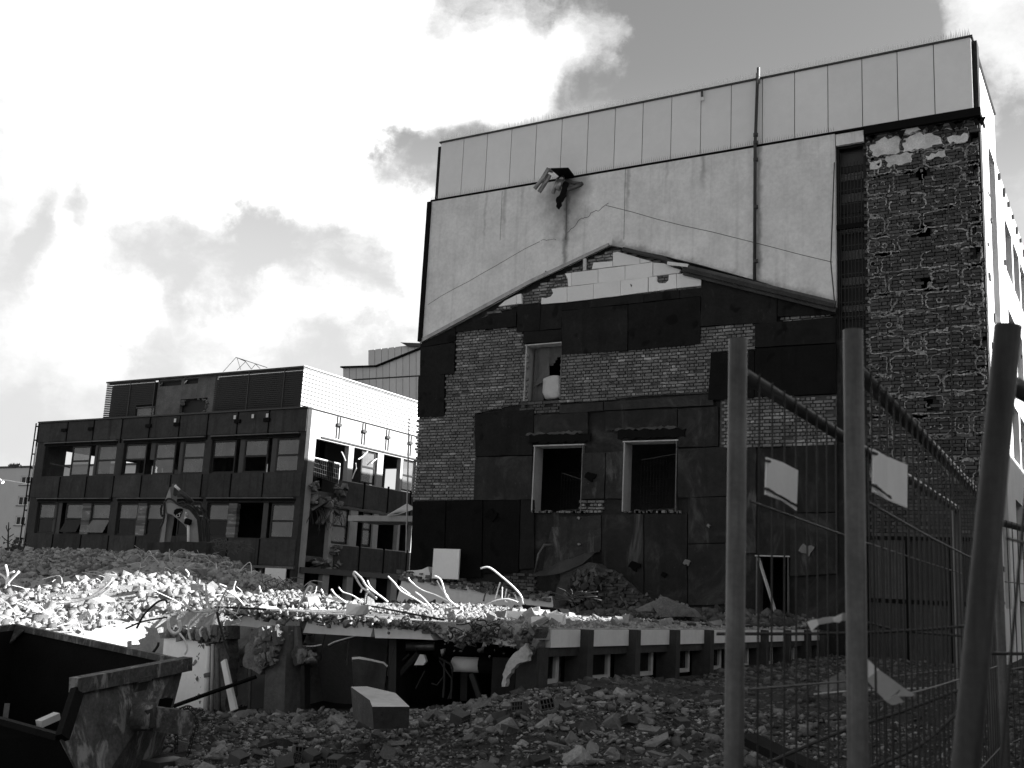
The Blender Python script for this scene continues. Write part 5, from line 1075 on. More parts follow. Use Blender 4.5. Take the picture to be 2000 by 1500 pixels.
# heap
P = pts_on(h_h, (-45, -13.4), (10.6, 42), 110000, 21); P = P[~((P[:, 0] > -15.2) & (P[:, 1] < 14.2))]; P = P[P[:, 2] > -.6]; bare = fbm(P[:, 0], P[:, 1], .9, .5, 77); P = P[r0.uniform(0, 1, len(P)) < np.clip(.75+bare*1.6, .22, 1)]
scatter('heap_rubble', P+[0, 0, .02], lognorm(r0, len(P), .022, .15, 2.4), ['stone', 'shard', 'stone', 'block', 'shard', 'block', 'stone'], 'rubble', 31, .9, (.4, 1.45))
P = pts_on(h_h, (-45, -13.6), (11, 42), 2600, 22); P = P[P[:, 2] > -.4]; P = P[~((P[:, 0] > -15.2) & (P[:, 1] < 14.2))]; bare = fbm(P[:, 0], P[:, 1], .9, .5, 77); P = P[r0.uniform(0, 1, len(P)) < np.clip(.6+bare*2, .1, 1)]
scatter('heap_stones', P+[0, 0, .05], lognorm(r0, len(P), .11, .28, 2.2), ['big', 'shard', 'block', 'shard', 'block'], 'rubble', 32, .9, (.45, 1.4))
P = pts_on(h_h, (-34, -14), (12, 40), 520, 23); P = P[P[:, 2] > -.2]; P = P[~((P[:, 0] > -15.4) & (P[:, 1] < 14.4))][:170]
chunk_things('concrete_chunk', P+[0, 0, .1], lognorm(r0, len(P), .17, .38, 2.2), ['big', 'block', 'shard', 'block'], ['rubble', 'rubble'], 33, 'broken concrete chunk lying loose on the big rubble heap', 'concrete chunk', 'concrete chunks on the rubble heap', .6, (.75, 1.1))
# slab top
def s_h(x, y):
    z = np.full(np.shape(x), ZS); lump = lambda cx, cy, r_, h: h*np.exp(-((x-cx)**2+(y-cy)**2)/r_**2)
    c1 = onZ(930, 1190, 1.3); c2 = onZ(700, 1190, 1.3); c3 = onZ(1010, 1200, 1.3)
    return z+lump(c1[0], c1[1], 1.6, .16)+lump(c2[0], c2[1], 2.0, .12)+lump(-18, 24, 4, .04)+lump(-13.4, 15, 1.2, .25)+lump(-15, 18.5, 3, .10)+.28*np.exp(-np.abs(y-29.2)/1.1)*(x > -13)
P = pts_on(s_h, (-20, XW-.05), (YF+.02, 29.3), 52000, 24); P = P[~((P[:, 0] < -13.6) & (P[:, 1] < 19.5))]
q = P; dsh = np.clip(1.2-(q[:, 0]+13.5)/6.0, .10, 1); far = np.clip((q[:, 1]-24)/4, 0, 1); keep = r0.uniform(0, 1, len(P)) < np.clip(dsh+far*.6, .06, 1); P = P[keep]
scatter('slab_rubble', P, lognorm(r0, len(P), .012, .085, 2.4), ['stone', 'stone', 'block', 'shard', 'shard'], 'rubble', 34, .6, (.6, 1.2))
P = pts_on(s_h, (-20, -7.8), (26.6, 29.3), 1500, 25); P = P[(P[:, 0] > -13.2) | (r0.uniform(0, 1, len(P)) < .25)]; scatter('gable_foot_rubble', P+[0, 0, .04], lognorm(r0, len(P), .08, .26), ['stone', 'block', 'big', 'shard'], 'rubble_grey', 35, .6, (.5, 1.7))
P = pts_on(s_h, (-13.2, -8.0), (YF+.1, 24), 130, 26); chunk_things('slab_stone', P+[0, 0, .04], lognorm(r0, len(P), .07, .20, 2), ['stone', 'block', 'stone'], ['rubble', 'rubble'], 36, 'loose stone lying on the sunlit top of the ruined basement', 'stone', 'stones on the basement roof', .5, (.7, 1.15))
# the row of white blocks at the end of the sunlit strip
for i, (x, y, s) in enumerate([(1005, 1196, .16), (1035, 1196, .14), (1062, 1192, .17), (1090, 1203, .15), (1058, 1205, .15), (1080, 1195, .12), (1022, 1185, .1)]):
    v, t = rock('block' if i % 2 else 'stone', 700+i); tag(MB().mesh_(v*s+onZ(x, y+6, ZS+s*.7), [tuple(k) for k in t]).build('white_stone', 'foam', None), 'whitish stone in the small pile at the right end of the sunlit strip', 'stone', 'whitish stones at the end of the strip')
# broken lip of the slab edge
P = np.stack([r0.uniform(-13.6, XW, 900), YF+r0.normal(0, .07, 900), ZS-.02-np.abs(r0.normal(0, .06, 900))], 1); P[:, 2] -= np.where((P[:, 0] > -9.2) & (P[:, 0] < -7.7), np.abs(r0.normal(0, .12, 900)), 0)
scatter('edge_rubble', P, lognorm(r0, len(P), .02, .10), ['stone', 'block', 'shard'], 'concrete_break', 37, .8, (.5, 1.9))
# foreground
def fg_h(x, y): return g_h(x, y)
P = pts_on(fg_h, (-15, 4), (6.8, 15), 110000, 27, 0, lambda P, w: np.clip(.45+(P[:, 1]-8)/8-(P[:, 0]+6)*.09, .12, 1)); P = P[~slab_in(P)]; P = P[~((P[:, 0] < -10.6) & (P[:, 1] > 8.4) & (P[:, 1] < 10.5))]
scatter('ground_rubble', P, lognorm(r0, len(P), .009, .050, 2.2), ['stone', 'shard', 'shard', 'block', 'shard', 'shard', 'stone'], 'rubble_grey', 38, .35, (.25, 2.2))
Q = P[::9]; scatter('pale_flakes', Q+[0, 0, .02], lognorm(r0, len(Q), .012, .045, 2.0), ['shard', 'shard', 'stone'], 'rubble_grey', 39, .35, (2.6, 5.0))
P = pts_on(fg_h, (-15, 6), (13, 30), 26000, 29); P = P[(P[:, 0] > XW+.1)]; scatter('yard_rubble', P, lognorm(r0, len(P), .02, .09), ['stone', 'shard', 'block'], 'rubble_grey', 40, .35, (.35, 2.0))
P = pts_on(fg_h, (-14, -3), (7.5, 14), 2600, 30, .02, lambda P, w: np.clip(.35+(P[:, 1]-8.5)/6-(P[:, 0]+7)*.08, .08, 1)); P = P[~slab_in(P)]; P = P[~((P[:, 0] < -10.6) & (P[:, 1] > 8.4) & (P[:, 1] < 10.5))]
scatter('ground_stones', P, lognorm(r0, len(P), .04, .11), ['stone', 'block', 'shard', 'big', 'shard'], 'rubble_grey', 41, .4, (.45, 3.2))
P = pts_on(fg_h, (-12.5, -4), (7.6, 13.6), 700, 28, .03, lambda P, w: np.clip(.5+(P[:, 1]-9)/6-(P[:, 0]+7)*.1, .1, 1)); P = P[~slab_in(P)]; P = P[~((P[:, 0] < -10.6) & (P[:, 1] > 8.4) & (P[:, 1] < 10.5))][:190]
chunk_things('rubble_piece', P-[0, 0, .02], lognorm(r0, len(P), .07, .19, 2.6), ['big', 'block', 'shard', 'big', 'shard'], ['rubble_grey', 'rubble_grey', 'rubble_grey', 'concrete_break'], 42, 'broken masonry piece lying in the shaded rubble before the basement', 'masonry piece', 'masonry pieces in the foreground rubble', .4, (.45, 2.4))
# hollow brick fragments
def hollow(name):
    b = MB(); b.box(-.12, .12, -.11, -.095, 0, .16); b.box(-.12, .12, .095, .11, 0, .16); b.box(-.12, .12, -.0949, .0949, 0, .012); b.box(-.12, .12, -.0949, .0949, .148, .16)
    for y in (-.05, 0, .05): b.box(-.115, .115, y-.006, y+.006, .0125, .1475)
    b.box(-.115, .115, -.0945, .0945, .072, .084); return b.build(name, 'brick_dark')
pr = None; rr = random.Random(5)
for i, (x, y, D) in enumerate([(590, 1425, 12.2), (610, 1440, 12), (575, 1455, 11.9), (660, 1455, 11.8), (560, 1470, 11.6), (505, 1420, 12.6), (985, 1395, 12.6), (900, 1380, 13), (1015, 1375, 13.2), (1070, 1382, 13), (1105, 1382, 12.9), (985, 1412, 12.2), (1230, 1410, 12.4), (1330, 1403, 12.4), (640, 1430, 12.1), (470, 1440, 12.4)]):
    o = hollow('hollow_brick') if pr is None else pr.copy()
    if pr is None: pr = o
    else: COL.objects.link(o)
    q = atD(x, y, D); o.location = (q[0], q[1], float(g_h(np.array([q[0]]), np.array([q[1]]))[0])+.02); o.rotation_euler = (rr.uniform(-.4, .4), rr.uniform(-.4, .4), rr.uniform(0, 3.1)); s = rr.uniform(.5, .8); o.scale = (s, s, s)
    tag(o, 'broken hollow brick lying among the foreground rubble', 'hollow brick', 'hollow bricks in the foreground rubble')
# the big cut concrete block and the upright slab piece behind it
def drop(x, y, D, z=None): return atD(x, y, D)
T_top = [atD(685, 1342, 12.6), atD(716, 1341, 12.7), atD(772, 1354, 12.4), atD(800, 1381, 11.7), atD(727, 1381, 11.5), atD(722, 1368, 11.8)]
B_bot = [atD(690, 1402, 12.7), atD(716, 1400, 12.9), atD(770, 1400, 12.7), atD(798, 1422, 11.8), atD(730, 1424, 11.6), atD(712, 1415, 11.9)]
b = MB(); b.tone = .55; b.mesh_(T_top+B_bot, [(0, 1, 2, 3, 4, 5)[::-1], (6, 7, 8, 9, 10, 11)]+[(i, (i+1) % 6, (i+1) % 6+6, i+6)[::-1] for i in range(6)]); blk = b.build('concrete_block', 'concrete_mid', None); tag(blk, 'big squared concrete block with a smooth pale top lying in the foreground rubble', 'concrete block')
b = MB(); b.tone = 1.4; b.mesh_([p+np.array([0, 0, .004]) for p in T_top], [(5, 4, 3, 2, 1, 0)]); b.build('pale_top', 'concrete_light', blk)  # top face in a paler grey than the sides
b = MB(); b.prism([atD(x, y, 12.9) for x, y in ragged([(688, 1288), (700, 1287), (748, 1296), (755, 1302), (750, 1345), (690, 1350)], 1, 12, 4)], (atD(700, 1300, 13.1)-atD(700, 1300, 12.9))); sp_ = tag(b.build('slab_fragment', 'concrete_dark', None), 'dark upright slab fragment with a rough pale top edge behind the big block', 'slab fragment')
b = MB(); b.tube([atD(688, 1288, 12.95), atD(702, 1287, 12.95), atD(722, 1291, 12.95), atD(748, 1297, 12.95), atD(755, 1303, 12.95)], .03, 6); b.build('broken_edge', 'residue', sp_)
# dark beam and brushwood on top of the back heap
b = MB(); b.prism([atD(x, y, 38.5) for x, y in ragged([(285, 1060), (430, 1057), (434, 1078), (390, 1084), (290, 1084)], 1.2, 14, 9)], (atD(300, 1070, 39.8)-atD(300, 1070, 38.5))); tag(b.build('concrete_beam', 'concrete_dark', None), 'long dark concrete beam lying on the crest of the back heap before the excavator', 'concrete beam')
rr = random.Random(15); b = MB()
for k in range(46):
    x, y = rr.uniform(425, 470), rr.uniform(1068, 1084); b.tube(catmull([atD(x, y, 38), atD(x+rr.uniform(-14, 14), y-rr.uniform(4, 18), 38), atD(x+rr.uniform(-30, 30), y-rr.uniform(2, 22)+8, 38)], 3), .012, 3)
for k in range(60):
    x, y = rr.uniform(505, 575), rr.uniform(1140, 1185); b.tube(catmull([atD(x, y, 30), atD(x+rr.uniform(-12, 12), y-rr.uniform(4, 22), 30), atD(x+rr.uniform(-26, 26), y-rr.uniform(-4, 20), 30)], 3), .010, 3)
kind(tag(b.build('wire_tangle', 'timber', None), 'tangles of dry wire and brushwood on the back heap', 'brushwood'), 'stuff')
# bare sapling and low weeds at the far left
sp2 = thing('sapling', 'small bare sapling in front of the pale apartment house', 'sapling'); DS = 48
MB().tube([atD(15, 1085, DS), atD(16, 1045, DS), atD(17, 1020, DS)], .05, 5, .4).build('trunk', 'bark', sp2)
for P in [[(16, 1058), (6, 1050), (4, 1047)], [(16, 1050), (24, 1045), (27, 1043)], [(16, 1040), (12, 1030), (13, 1026)], [(17, 1035), (21, 1031)], [(15, 1060), (24, 1053)]]: MB().tube([atD(x, y, DS) for x, y in P], .02, 4).build('branch', 'bark', sp2)
b = MB(); rr = random.Random(2)
for k in range(900):
    x = rr.gauss(34, 12); y = 1092-abs(rr.gauss(0, 13)); p = atD(x, y, 46); s = rr.uniform(.04, .13); b.tone = rr.uniform(.5, 2.2); a = rr.uniform(0, 6); b.face([p, p+np.array([s*math.cos(a), s*math.sin(a), s*.6]), p+np.array([s*.4, -s*.3, s])])
kind(tag(b.build('weeds', 'leaf', None), 'low scrubby weeds at the left corner of the office block', 'weeds'), 'stuff')
b = MB(); rr = random.Random(3)
for k in range(140): p = atD(rr.gauss(27, 5), 912-abs(rr.gauss(0, 2)), 112); s = .25; b.face([p, p+np.array([rr.uniform(-s, s), 0, s]), p+np.array([rr.uniform(-s, s), .1, -s*.6])])
kind(tag(b.build('roof_plants', 'leaf', None), 'tufts of plants on the roof edge of the apartment house', 'plants'), 'stuff')

# ================================================================== REINFORCING BARS AND CABLES ON THE SLAB AND HEAP
cA = lambda L: [(400+x/3.75, 1040+y/3.75) for x, y in L]; cB = lambda L: [(780+x/3.41, 780+y/3.41) for x, y in L]; cL = lambda L: [(x/3.26, 1040+y/3.26) for x, y in L]
BARS = [  # outline in the picture, distance, radius, bright or dark, label
 (cA([(640,395),(740,465),(860,500),(1000,520),(1250,545),(1400,575),(1750,640)]), (20, 15.5), .016, 1, 'long dark cable lying across the rubble on the basement roof'),
 (cA([(685,560),(705,505),(735,450),(760,402),(778,395),(786,410),(776,430)]), (16,), .017, 0, 'hooked light steel bar standing on the slab edge above the broken pier'),
 (cA([(850,415),(880,465),(950,490),(1040,515)]), (17,), .017, 0, 'leftmost of two short curved bars left of the looped pair of bars'),
 (cA([(925,415),(960,460),(1030,510)]), (17,), .017, 0, 'right of two short curved bars left of the looped pair of bars'),
 (cA([(980,400),(1010,435),(1080,460),(1160,510)]), (17.5,), .012, 0, 'thin curved bar just left of the white lump on the slab'),
 (cA([(1110,330),(1092,310),(1095,290),(1110,300),(1150,340),(1190,400),(1290,470),(1340,510)]), (16.5,), .019, 0, 'thick looped bar bent back on itself, tallest in the middle of the slab'),
 (cA([(1100,320),(1150,400),(1210,440),(1260,490)]), (16.5,), .017, 0, 'bar running parallel below the thick looped bar'),
 (cA([(1160,370),(1185,400),(1200,440),(1260,480)]), (16.6,), .013, 0, 'short bar between the looped bar and its parallel neighbour'),
 (cA([(1190,350),(1215,400),(1300,480)]), (16.8,), .012, 0, 'thin bar crossing behind the thick looped bar'),
 (cA([(1340,320),(1390,370),(1440,430),(1530,480),(1620,535)]), (17,), .014, 0, 'long bent bar leaning left just right of the looped bars'),
 (cA([(1490,330),(1510,360),(1590,420),(1700,460),(1850,535)]), (18,), .014, 0, 'long bent bar crossing the white plinth left of the square white board'),
 (cA([(1540,435),(1600,480),(1670,560)]), (17.5,), .013, 0, 'short bar below the long bent bar by the plinth'),
 (cA([(1680,315),(1730,350),(1770,470),(1850,545)]), (18,), .015, 0, 'bent bar rising to the foot of the square white board'),
 (cA([(1700,350),(1740,420),(1780,470),(1800,535)]), (18,), .011, 0, 'thin bar beside the bent bar below the square white board'),
 (cA([(1140,440),(1150,415),(1160,412)]), (16.4,), .011, 0, 'tiny bent end of a bar left of the white lump'), (cA([(1170,520),(1180,460),(1195,440),(1205,430)]), (16.4,), .011, 0, 'small arched bar above the white lump on the slab'),
 (cB([(540,1125),(600,1120),(680,1180),(760,1250),(810,1310),(822,1362)]), (19,), .018, 0, 'tall bent bar with a flat tip right of the square white board'),
 (cB([(560,1345),(580,1270),(605,1233),(617,1250),(600,1300)]), (19,), .015, 1, 'dark looped bar at the left of the bar cluster'),
 (cB([(672,1218),(650,1290),(640,1330)]), (19,), .013, 0, 'upright bar second in the bar cluster'), (cB([(685,1250),(682,1330)]), (19.1,), .011, 0, 'short upright bar in the middle of the bar cluster'), (cB([(715,1262),(705,1335),(718,1350)]), (19,), .015, 0, 'upright bar right of the middle of the bar cluster'),
 (cB([(735,1298),(725,1320),(750,1350)]), (19,), .012, 0, 'small kinked bar at the right of the bar cluster'), (cB([(770,1300),(782,1330),(790,1352)]), (19,), .014, 0, 'small leaning bar at the right end of the bar cluster'), (cB([(560,1375),(640,1340),(720,1330),(790,1350)]), (18.5,), .013, 0, 'bar lying flat along the foot of the bar cluster'),
 (cB([(0,1245),(100,1320),(200,1390)]), (17.5,), .013, 0, 'straight bar falling to the right below the plinth'),
 (cL([(35,205),(48,260),(55,325)]), (27,), .03, 0, 'upright bright bar at the far left edge of the heap'), (cL([(122,248),(60,310),(30,355)]), (27,), .03, 0, 'bright bar slanting up to the right at the left edge of the heap'), (cL([(92,248),(50,270),(40,330)]), (27,), .025, 0, 'short bright bar between the bars at the left edge of the heap'), (cL([(0,262),(30,285),(60,340)]), (27,), .025, 0, 'bright bar running down from the left picture edge'),
 (cL([(722,290),(640,370),(520,430),(360,455)]), (24,), .028, 0, 'long pale bar rising to the right on the middle of the heap'), (cL([(717,335),(630,400),(530,425)]), (24,), .024, 0, 'pale bar below the long rising one on the heap'),
 (cL([(1070,550),(1078,615),(1115,642),(1148,615),(1142,560)]), (14.6,), .022, 0, 'pale thick loop of cable hanging over the end of the slab'), (cL([(1142,640),(1178,690),(1192,740),(1176,775)]), (14.5,), .014, 0, 'pale cable hanging down in front of the white wall end'),
 (cL([(1222,555),(1200,620),(1214,690)]), (14.6,), .014, 0, 'pale strip hanging at the right of the cable loop'), (cL([(1290,600),(1272,630),(1280,665)]), (14.6,), .013, 0, 'short pale strip hanging near the slab beam'),
 (cL([(870,610),(920,520),(1000,445),(1050,430),(1065,450)]), (16,), .016, 1, 'dark arched bar over the stones left of the slab end'), (cL([(800,612),(900,570),(1000,550),(1065,540)]), (16,), .014, 1, 'dark nearly level bar left of the slab end'), (cL([(960,780),(1000,730),(1010,700)]), (15,), .018, 1, 'short dark bar beside the white wall end'),
 (cL([(1500,310),(1488,360),(1512,405)]), (20,), .013, 0, 'thin hooked bar rising behind the left end of the slab'), (cL([(1650,340),(1664,400),(1650,465)]), (20,), .013, 0, 'thin curved bar behind the left end of the slab'), (cL([(1440,345),(1395,330),(1440,370),(1505,410),(1555,465)]), (18,), .014, 0, 'bent bar over the crest above the slab end'),
 (cL([(1345,520),(1322,440),(1310,330)]), (16,), .016, 0, 'upright bar in the knot of bars at the slab end'), (cL([(1345,520),(1280,430),(1255,290)]), (16,), .013, 0, 'thin bar leaning left in the knot at the slab end'), (cL([(1345,510),(1400,440),(1450,345)]), (16,), .013, 0, 'thin bar leaning right in the knot at the slab end'), (cL([(1345,500),(1230,500),(1160,440)]), (16,), .013, 0, 'thin bar lying left out of the knot at the slab end'),
 (cL([(1380,505),(1400,590),(1440,730),(1470,800)]), (14.4,), .016, 1, 'grey bar hanging from the slab end down past the pipes'), (cL([(1365,475),(1520,480),(1696,490)]), (16,), .018, 1, 'dark bar lying on the slab edge near its left end'), (cL([(1180,235),(1200,260),(1195,280)]), (25,), .02, 0, 'tiny bent bar on the crest of the sunlit mound'),
]
for px, D, r, dk, lab in BARS:
    P = [atD(x, y, D[0]+(D[-1]-D[0])*i/max(1, len(px)-1)) for i, (x, y) in enumerate(px)]
    tag(MB().tube(catmull(P, 5), r*1.02, 6).build('dark_cable' if dk else 'rebar', 'cable' if dk else 'rebar', None, True), lab, 'cable' if 'cable' in lab else 'steel bar', 'bent bars and cables in the rubble')
b = MB(); rr = random.Random(19)                                    # fine tangle at the end of the slab
for k in range(14):
    x, y = rr.gauss(405, 45), rr.gauss(1182, 12); P = [(x, y)]
    for j in range(3): P.append((P[-1][0]+rr.uniform(-20, 20), P[-1][1]+rr.uniform(-14, 17)))
    b.tube(catmull([atD(u, v, 15.2+.004*j) for j, (u, v) in enumerate(P)], 4), rr.choice([.005, .008, .010]), 4)
kind(tag(b.build('wire_tangle', 'rebar', None, True), 'knot of thin bright wires hanging over the left end of the slab', 'wire'), 'stuff')
b = MB(); rr = random.Random(49)
P = pts_on(h_h, (-32, -13.8), (11.5, 34), 900, 50); P = P[P[:, 2] > .3][:230]
for p in P:
    a = rr.uniform(0, 6.3); L = rr.uniform(.2, .9); d1 = np.array([math.cos(a), math.sin(a), rr.uniform(.2, .9)])*L*.5; d2 = np.array([math.cos(a+rr.uniform(-1, 1)), math.sin(a+rr.uniform(-1, 1)), rr.uniform(-.8, .5)])*L*.6
    b.tube(catmull([p, p+d1, p+d1+d2], 4), rr.choice([.006, .009, .014]), 4)
kind(tag(b.build('scrap_wire', 'rebar', None, True), 'loose bent scrap wires scattered all over the rubble heap', 'wire'), 'stuff')
b = MB(); rr = random.Random(29)
for k in range(26):
    x, y = rr.uniform(870, 1010), rr.uniform(1215, 1240); P = [(x, y)]
    for j in range(3): P.append((P[-1][0]+rr.uniform(-18, 18), P[-1][1]+rr.uniform(-10, 14)))
    b.tube(catmull([atD(u, v, 15.4) for u, v in P], 4), rr.choice([.006, .009, .012]), 4)
kind(tag(b.build('wire_tangle', 'cable', None, True), 'dark tangle of torn wires along the broken slab edge near its corner', 'wire'), 'stuff')
b = MB(); rr = random.Random(39)
for k in range(16):
    x, y = 1115+rr.gauss(0, 3), 1170+rr.gauss(0, 4); a = rr.uniform(-3.0, .3); L = rr.uniform(25, 62); b.tube(catmull([atD(x, y, 27), atD(x+L*.5*math.cos(a)+rr.uniform(-5, 5), y+L*.35*math.sin(a), 27), atD(x+L*math.cos(a), y+L*.7*math.sin(a)+rr.uniform(0, 10), 27)], 4), .016, 4)
kind(tag(b.build('wire_tangle', 'cable', None, True), 'dark curling cables before the brick stump', 'wire'), 'stuff')
v, t = rock('big', 4711); tag(MB().mesh_(v*.2*np.array([1.1, .8, .8])+atD(695, 1190, 15.8), [tuple(k) for k in t]).build('white_lump', 'foam', None), 'large bright lump of concrete with bars growing out of it on the slab edge', 'concrete lump')
v, t = rock('stone', 4712); tag(MB().mesh_(v*.34+atD(1267, 1186, 27.2), [tuple(k) for k in t]).build('round_boulder', 'concrete_mid', None), 'pale roundish boulder in the shade before the brick stump', 'boulder')
b = MB(); b.prism([atD(x, y, 27) for x, y in ragged([(1270, 1180), (1290, 1165), (1345, 1188), (1360, 1205), (1290, 1205)], 1.5, 9, 5)], (0, .4, 0)); ms_ = tag(b.build('mortar_slab', 'concrete_break', None), 'pale crumbling mortar slab sloping at the right foot of the brick stump', 'mortar slab'); rocks_on([(1268, 1182), (1290, 1164), (1345, 1186), (1362, 1207), (1280, 1207)], 26.6, 90, .03, .12, 'concrete_break', ms_, 68, .2, tone=(.6, 1.8))

# ================================================================== SKIP
A, B, Cc = atD(362, 1290, 14), atD(150, 1330, 12.46), atD(30, 1220, 15.5)
sk = thing('skip_container', 'rusty dark open skip with a lifting arm and chains at the lower left', 'skip')
dn = np.array([0, 0, -1.0]); Dl = B+(Cc-A)                                  # fourth rim corner
inx = (Cc-A)/np.linalg.norm(Cc-A)
A2, B2 = A+dn*1.5+inx*.30, B+dn*1.35+inx*.28                                  # foot of the end wall (tapering in)
Bl = atD(118, 1440, 12.0)                                                     # low front corner
b = MB(); e_in = inx*.05
def quadp(b, p, off): b.prism(p, off)
mid = lambda p, q, t: np.asarray(p)*(1-t)+np.asarray(q)*t
b = MB(); F0 = atD(190, 1500, 12.15)+dn*.35
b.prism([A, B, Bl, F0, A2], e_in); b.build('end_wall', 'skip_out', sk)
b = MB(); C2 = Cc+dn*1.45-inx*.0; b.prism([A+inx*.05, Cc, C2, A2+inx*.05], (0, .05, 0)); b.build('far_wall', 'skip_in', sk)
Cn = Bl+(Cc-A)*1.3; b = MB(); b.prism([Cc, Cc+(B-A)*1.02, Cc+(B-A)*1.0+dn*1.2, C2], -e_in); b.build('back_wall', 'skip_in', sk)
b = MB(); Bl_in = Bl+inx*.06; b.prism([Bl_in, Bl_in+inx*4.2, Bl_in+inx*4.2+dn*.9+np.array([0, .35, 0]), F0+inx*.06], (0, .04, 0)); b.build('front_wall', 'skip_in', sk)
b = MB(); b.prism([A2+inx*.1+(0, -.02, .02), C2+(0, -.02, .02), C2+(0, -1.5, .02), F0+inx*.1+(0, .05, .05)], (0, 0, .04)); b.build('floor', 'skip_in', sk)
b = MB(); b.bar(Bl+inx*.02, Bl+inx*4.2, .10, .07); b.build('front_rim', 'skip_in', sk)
b = MB(); b.bar(A+(B-A)*-.03+dn*.045, B+(B-A)*.02+dn*.045, .16, .17); b.build('end_rim', 'skip_out', sk); b = MB(); b.bar(A+dn*.03+inx*.1, Cc+dn*.03, .10, .08); b.build('far_rim', 'skip_out', sk); b = MB(); b.bar(Cc+dn*.03, Cc+(B-A)*.98+dn*.03, .10, .08); b.build('back_rim', 'skip_out', sk)
b = MB(); b.bar(B-inx*.03+dn*.1, Bl-inx*.03, .14, .09, up=(1, 0, 0)); b.build('corner_post', 'skip_in', sk)
b = MB(); b.prism([Cc+np.array([.0, -.04, -.05]), Cc+np.array([.28, -.05, -.06]), Cc+np.array([.03, -.1, -.28])], (0, .03, 0)); b.build('gusset', 'skip_out', sk)
def En(u, v, o=.0): return mid(A, B, u)*(1-v)+mid(A2, B2, u)*v-inx*o           # a spot on the end wall
b = MB(); b.tone = .45; b.prism([En(.38, .07), En(.50, .07), En(.52, .95), En(.40, .95)], -inx*.09); b.build('stiffener', 'skip_out', sk); b = MB(); b.tone = 1.3; b.prism([En(.37, .055, .01), En(.49, .055, .01), En(.49, .10, .01), En(.37, .10, .01)], -inx*.10); b.build('stiffener_cap', 'skip_out', sk)
b = MB(); b.tone = .35; b.prism([En(.10, .30), En(.36, .26), En(.38, .52), En(.12, .56)], -inx*.12); b.build('bracket_plate', 'skip_in', sk)
arm0, arm1 = atD(268, 1400, 13.0), atD(378, 1412, 13.2); b = MB(); b.tone = .9; b.bar(arm0, arm1, .16, .28); b.build('lifting_arm', 'skip_out', sk)
o = MB().tube([atD(262, 1398, 12.95), atD(300, 1400, 12.95)], .17, 12).build('trunnion', 'skip_out', sk, True); MB().tube([atD(290, 1385, 12.85), atD(296, 1420, 12.85)], .05, 8).build('trunnion_pin', 'dark_metal', o)
def chain(pts, r=.028):
    P = catmull(pts, 6); b = MB()
    L = 0; last = P[0]; k = 0
    for p in P[1:]:
        while np.linalg.norm(p-last) > .055:
            d = (p-last)/np.linalg.norm(p-last); c = last+d*.03; s = np.cross(d, (1, 0, 0) if k % 2 else (0, 1, 0)); s /= (np.linalg.norm(s)+1e-6); ring = [c+d*.042*math.cos(a)+s*.024*math.sin(a) for a in np.linspace(0, 2*math.pi, 9)]; b.tube(ring, .009, 4); last = last+d*.055; k += 1
    return b
for P in ([(342, 1425), (345, 1450), (343, 1475)], [(378, 1425), (374, 1450), (365, 1478)], [(375, 1395), (385, 1410), (383, 1430)], [(352, 1388), (370, 1380), (386, 1398)]): chain([atD(x, y, 13.15) for x, y in P]).build('chain', 'cable', sk)
b = MB(); b.box(*sorted((float(atD(330, 1480, 13.2)[0]), float(atD(385, 1480, 13.2)[0]))), 9.5, 10.0, float(atD(340, 1500, 13.2)[2])-.3, float(atD(340, 1478, 13.2)[2])); tag(b.build('steel_box', 'dark_metal', None), 'dark steel box standing on the ground below the skip chains', 'box')
def onE(x, y, o=.006):                                                            # picture spot on the end wall plane
    n_ = np.cross(A-B, A2-A); n_ /= np.linalg.norm(n_); d = ray(x, y); p = CAM+d*((A-CAM)@n_)/(d@n_); return p-d/np.linalg.norm(d)*o
bS = lambda L: [(120+x/12.5, 1330+y/12.5) for x, y in L]
b = MB(); b.prism([onE(*p) for p in bS([(640,600),(715,548),(745,560),(752,640),(740,740),(690,830),(650,865),(600,860),(612,760),(620,680)])], inx*.003); lab = b.build('sticker', 'foam', sk)
for k in range(4): MB().tube([onE(*bS([(650+k*4, 720-k*28)])[0], .012), onE(*bS([(705+k*3, 700-k*28)])[0], .012)], .0022, 4).build('sticker_line', 'ink', lab)
for P in [[(608,1022),(560,1060),(545,1130),(560,1190),(548,1250),(500,1300)], [(683,1005),(660,1080),(640,1180),(625,1255),(645,1250)], [(715,1140),(738,1100),(715,1130),(735,1170),(690,1235),(690,1180)], [(850,975),(858,1040),(835,1150),(800,1215),(760,1220)]]:
    MB().tube(catmull([onE(*q, .01) for q in bS(P)], 5), .0045, 4).build('chalk_mark', 'foam', sk)
tag(MB().bar(atD(76, 1414, 12.6), atD(112, 1398, 12.8), .12, .08).build('white_plank', 'white_wall', None), 'short white plank end lying inside the skip', 'plank')
b = MB(); rr = random.Random(8); 
tag(MB().bar(atD(10, 1405, 12.8), atD(14, 1375, 12.9), .06, .06).build('stake', 'timber', None), 'short dark stake standing inside the skip at the left edge', 'stake')

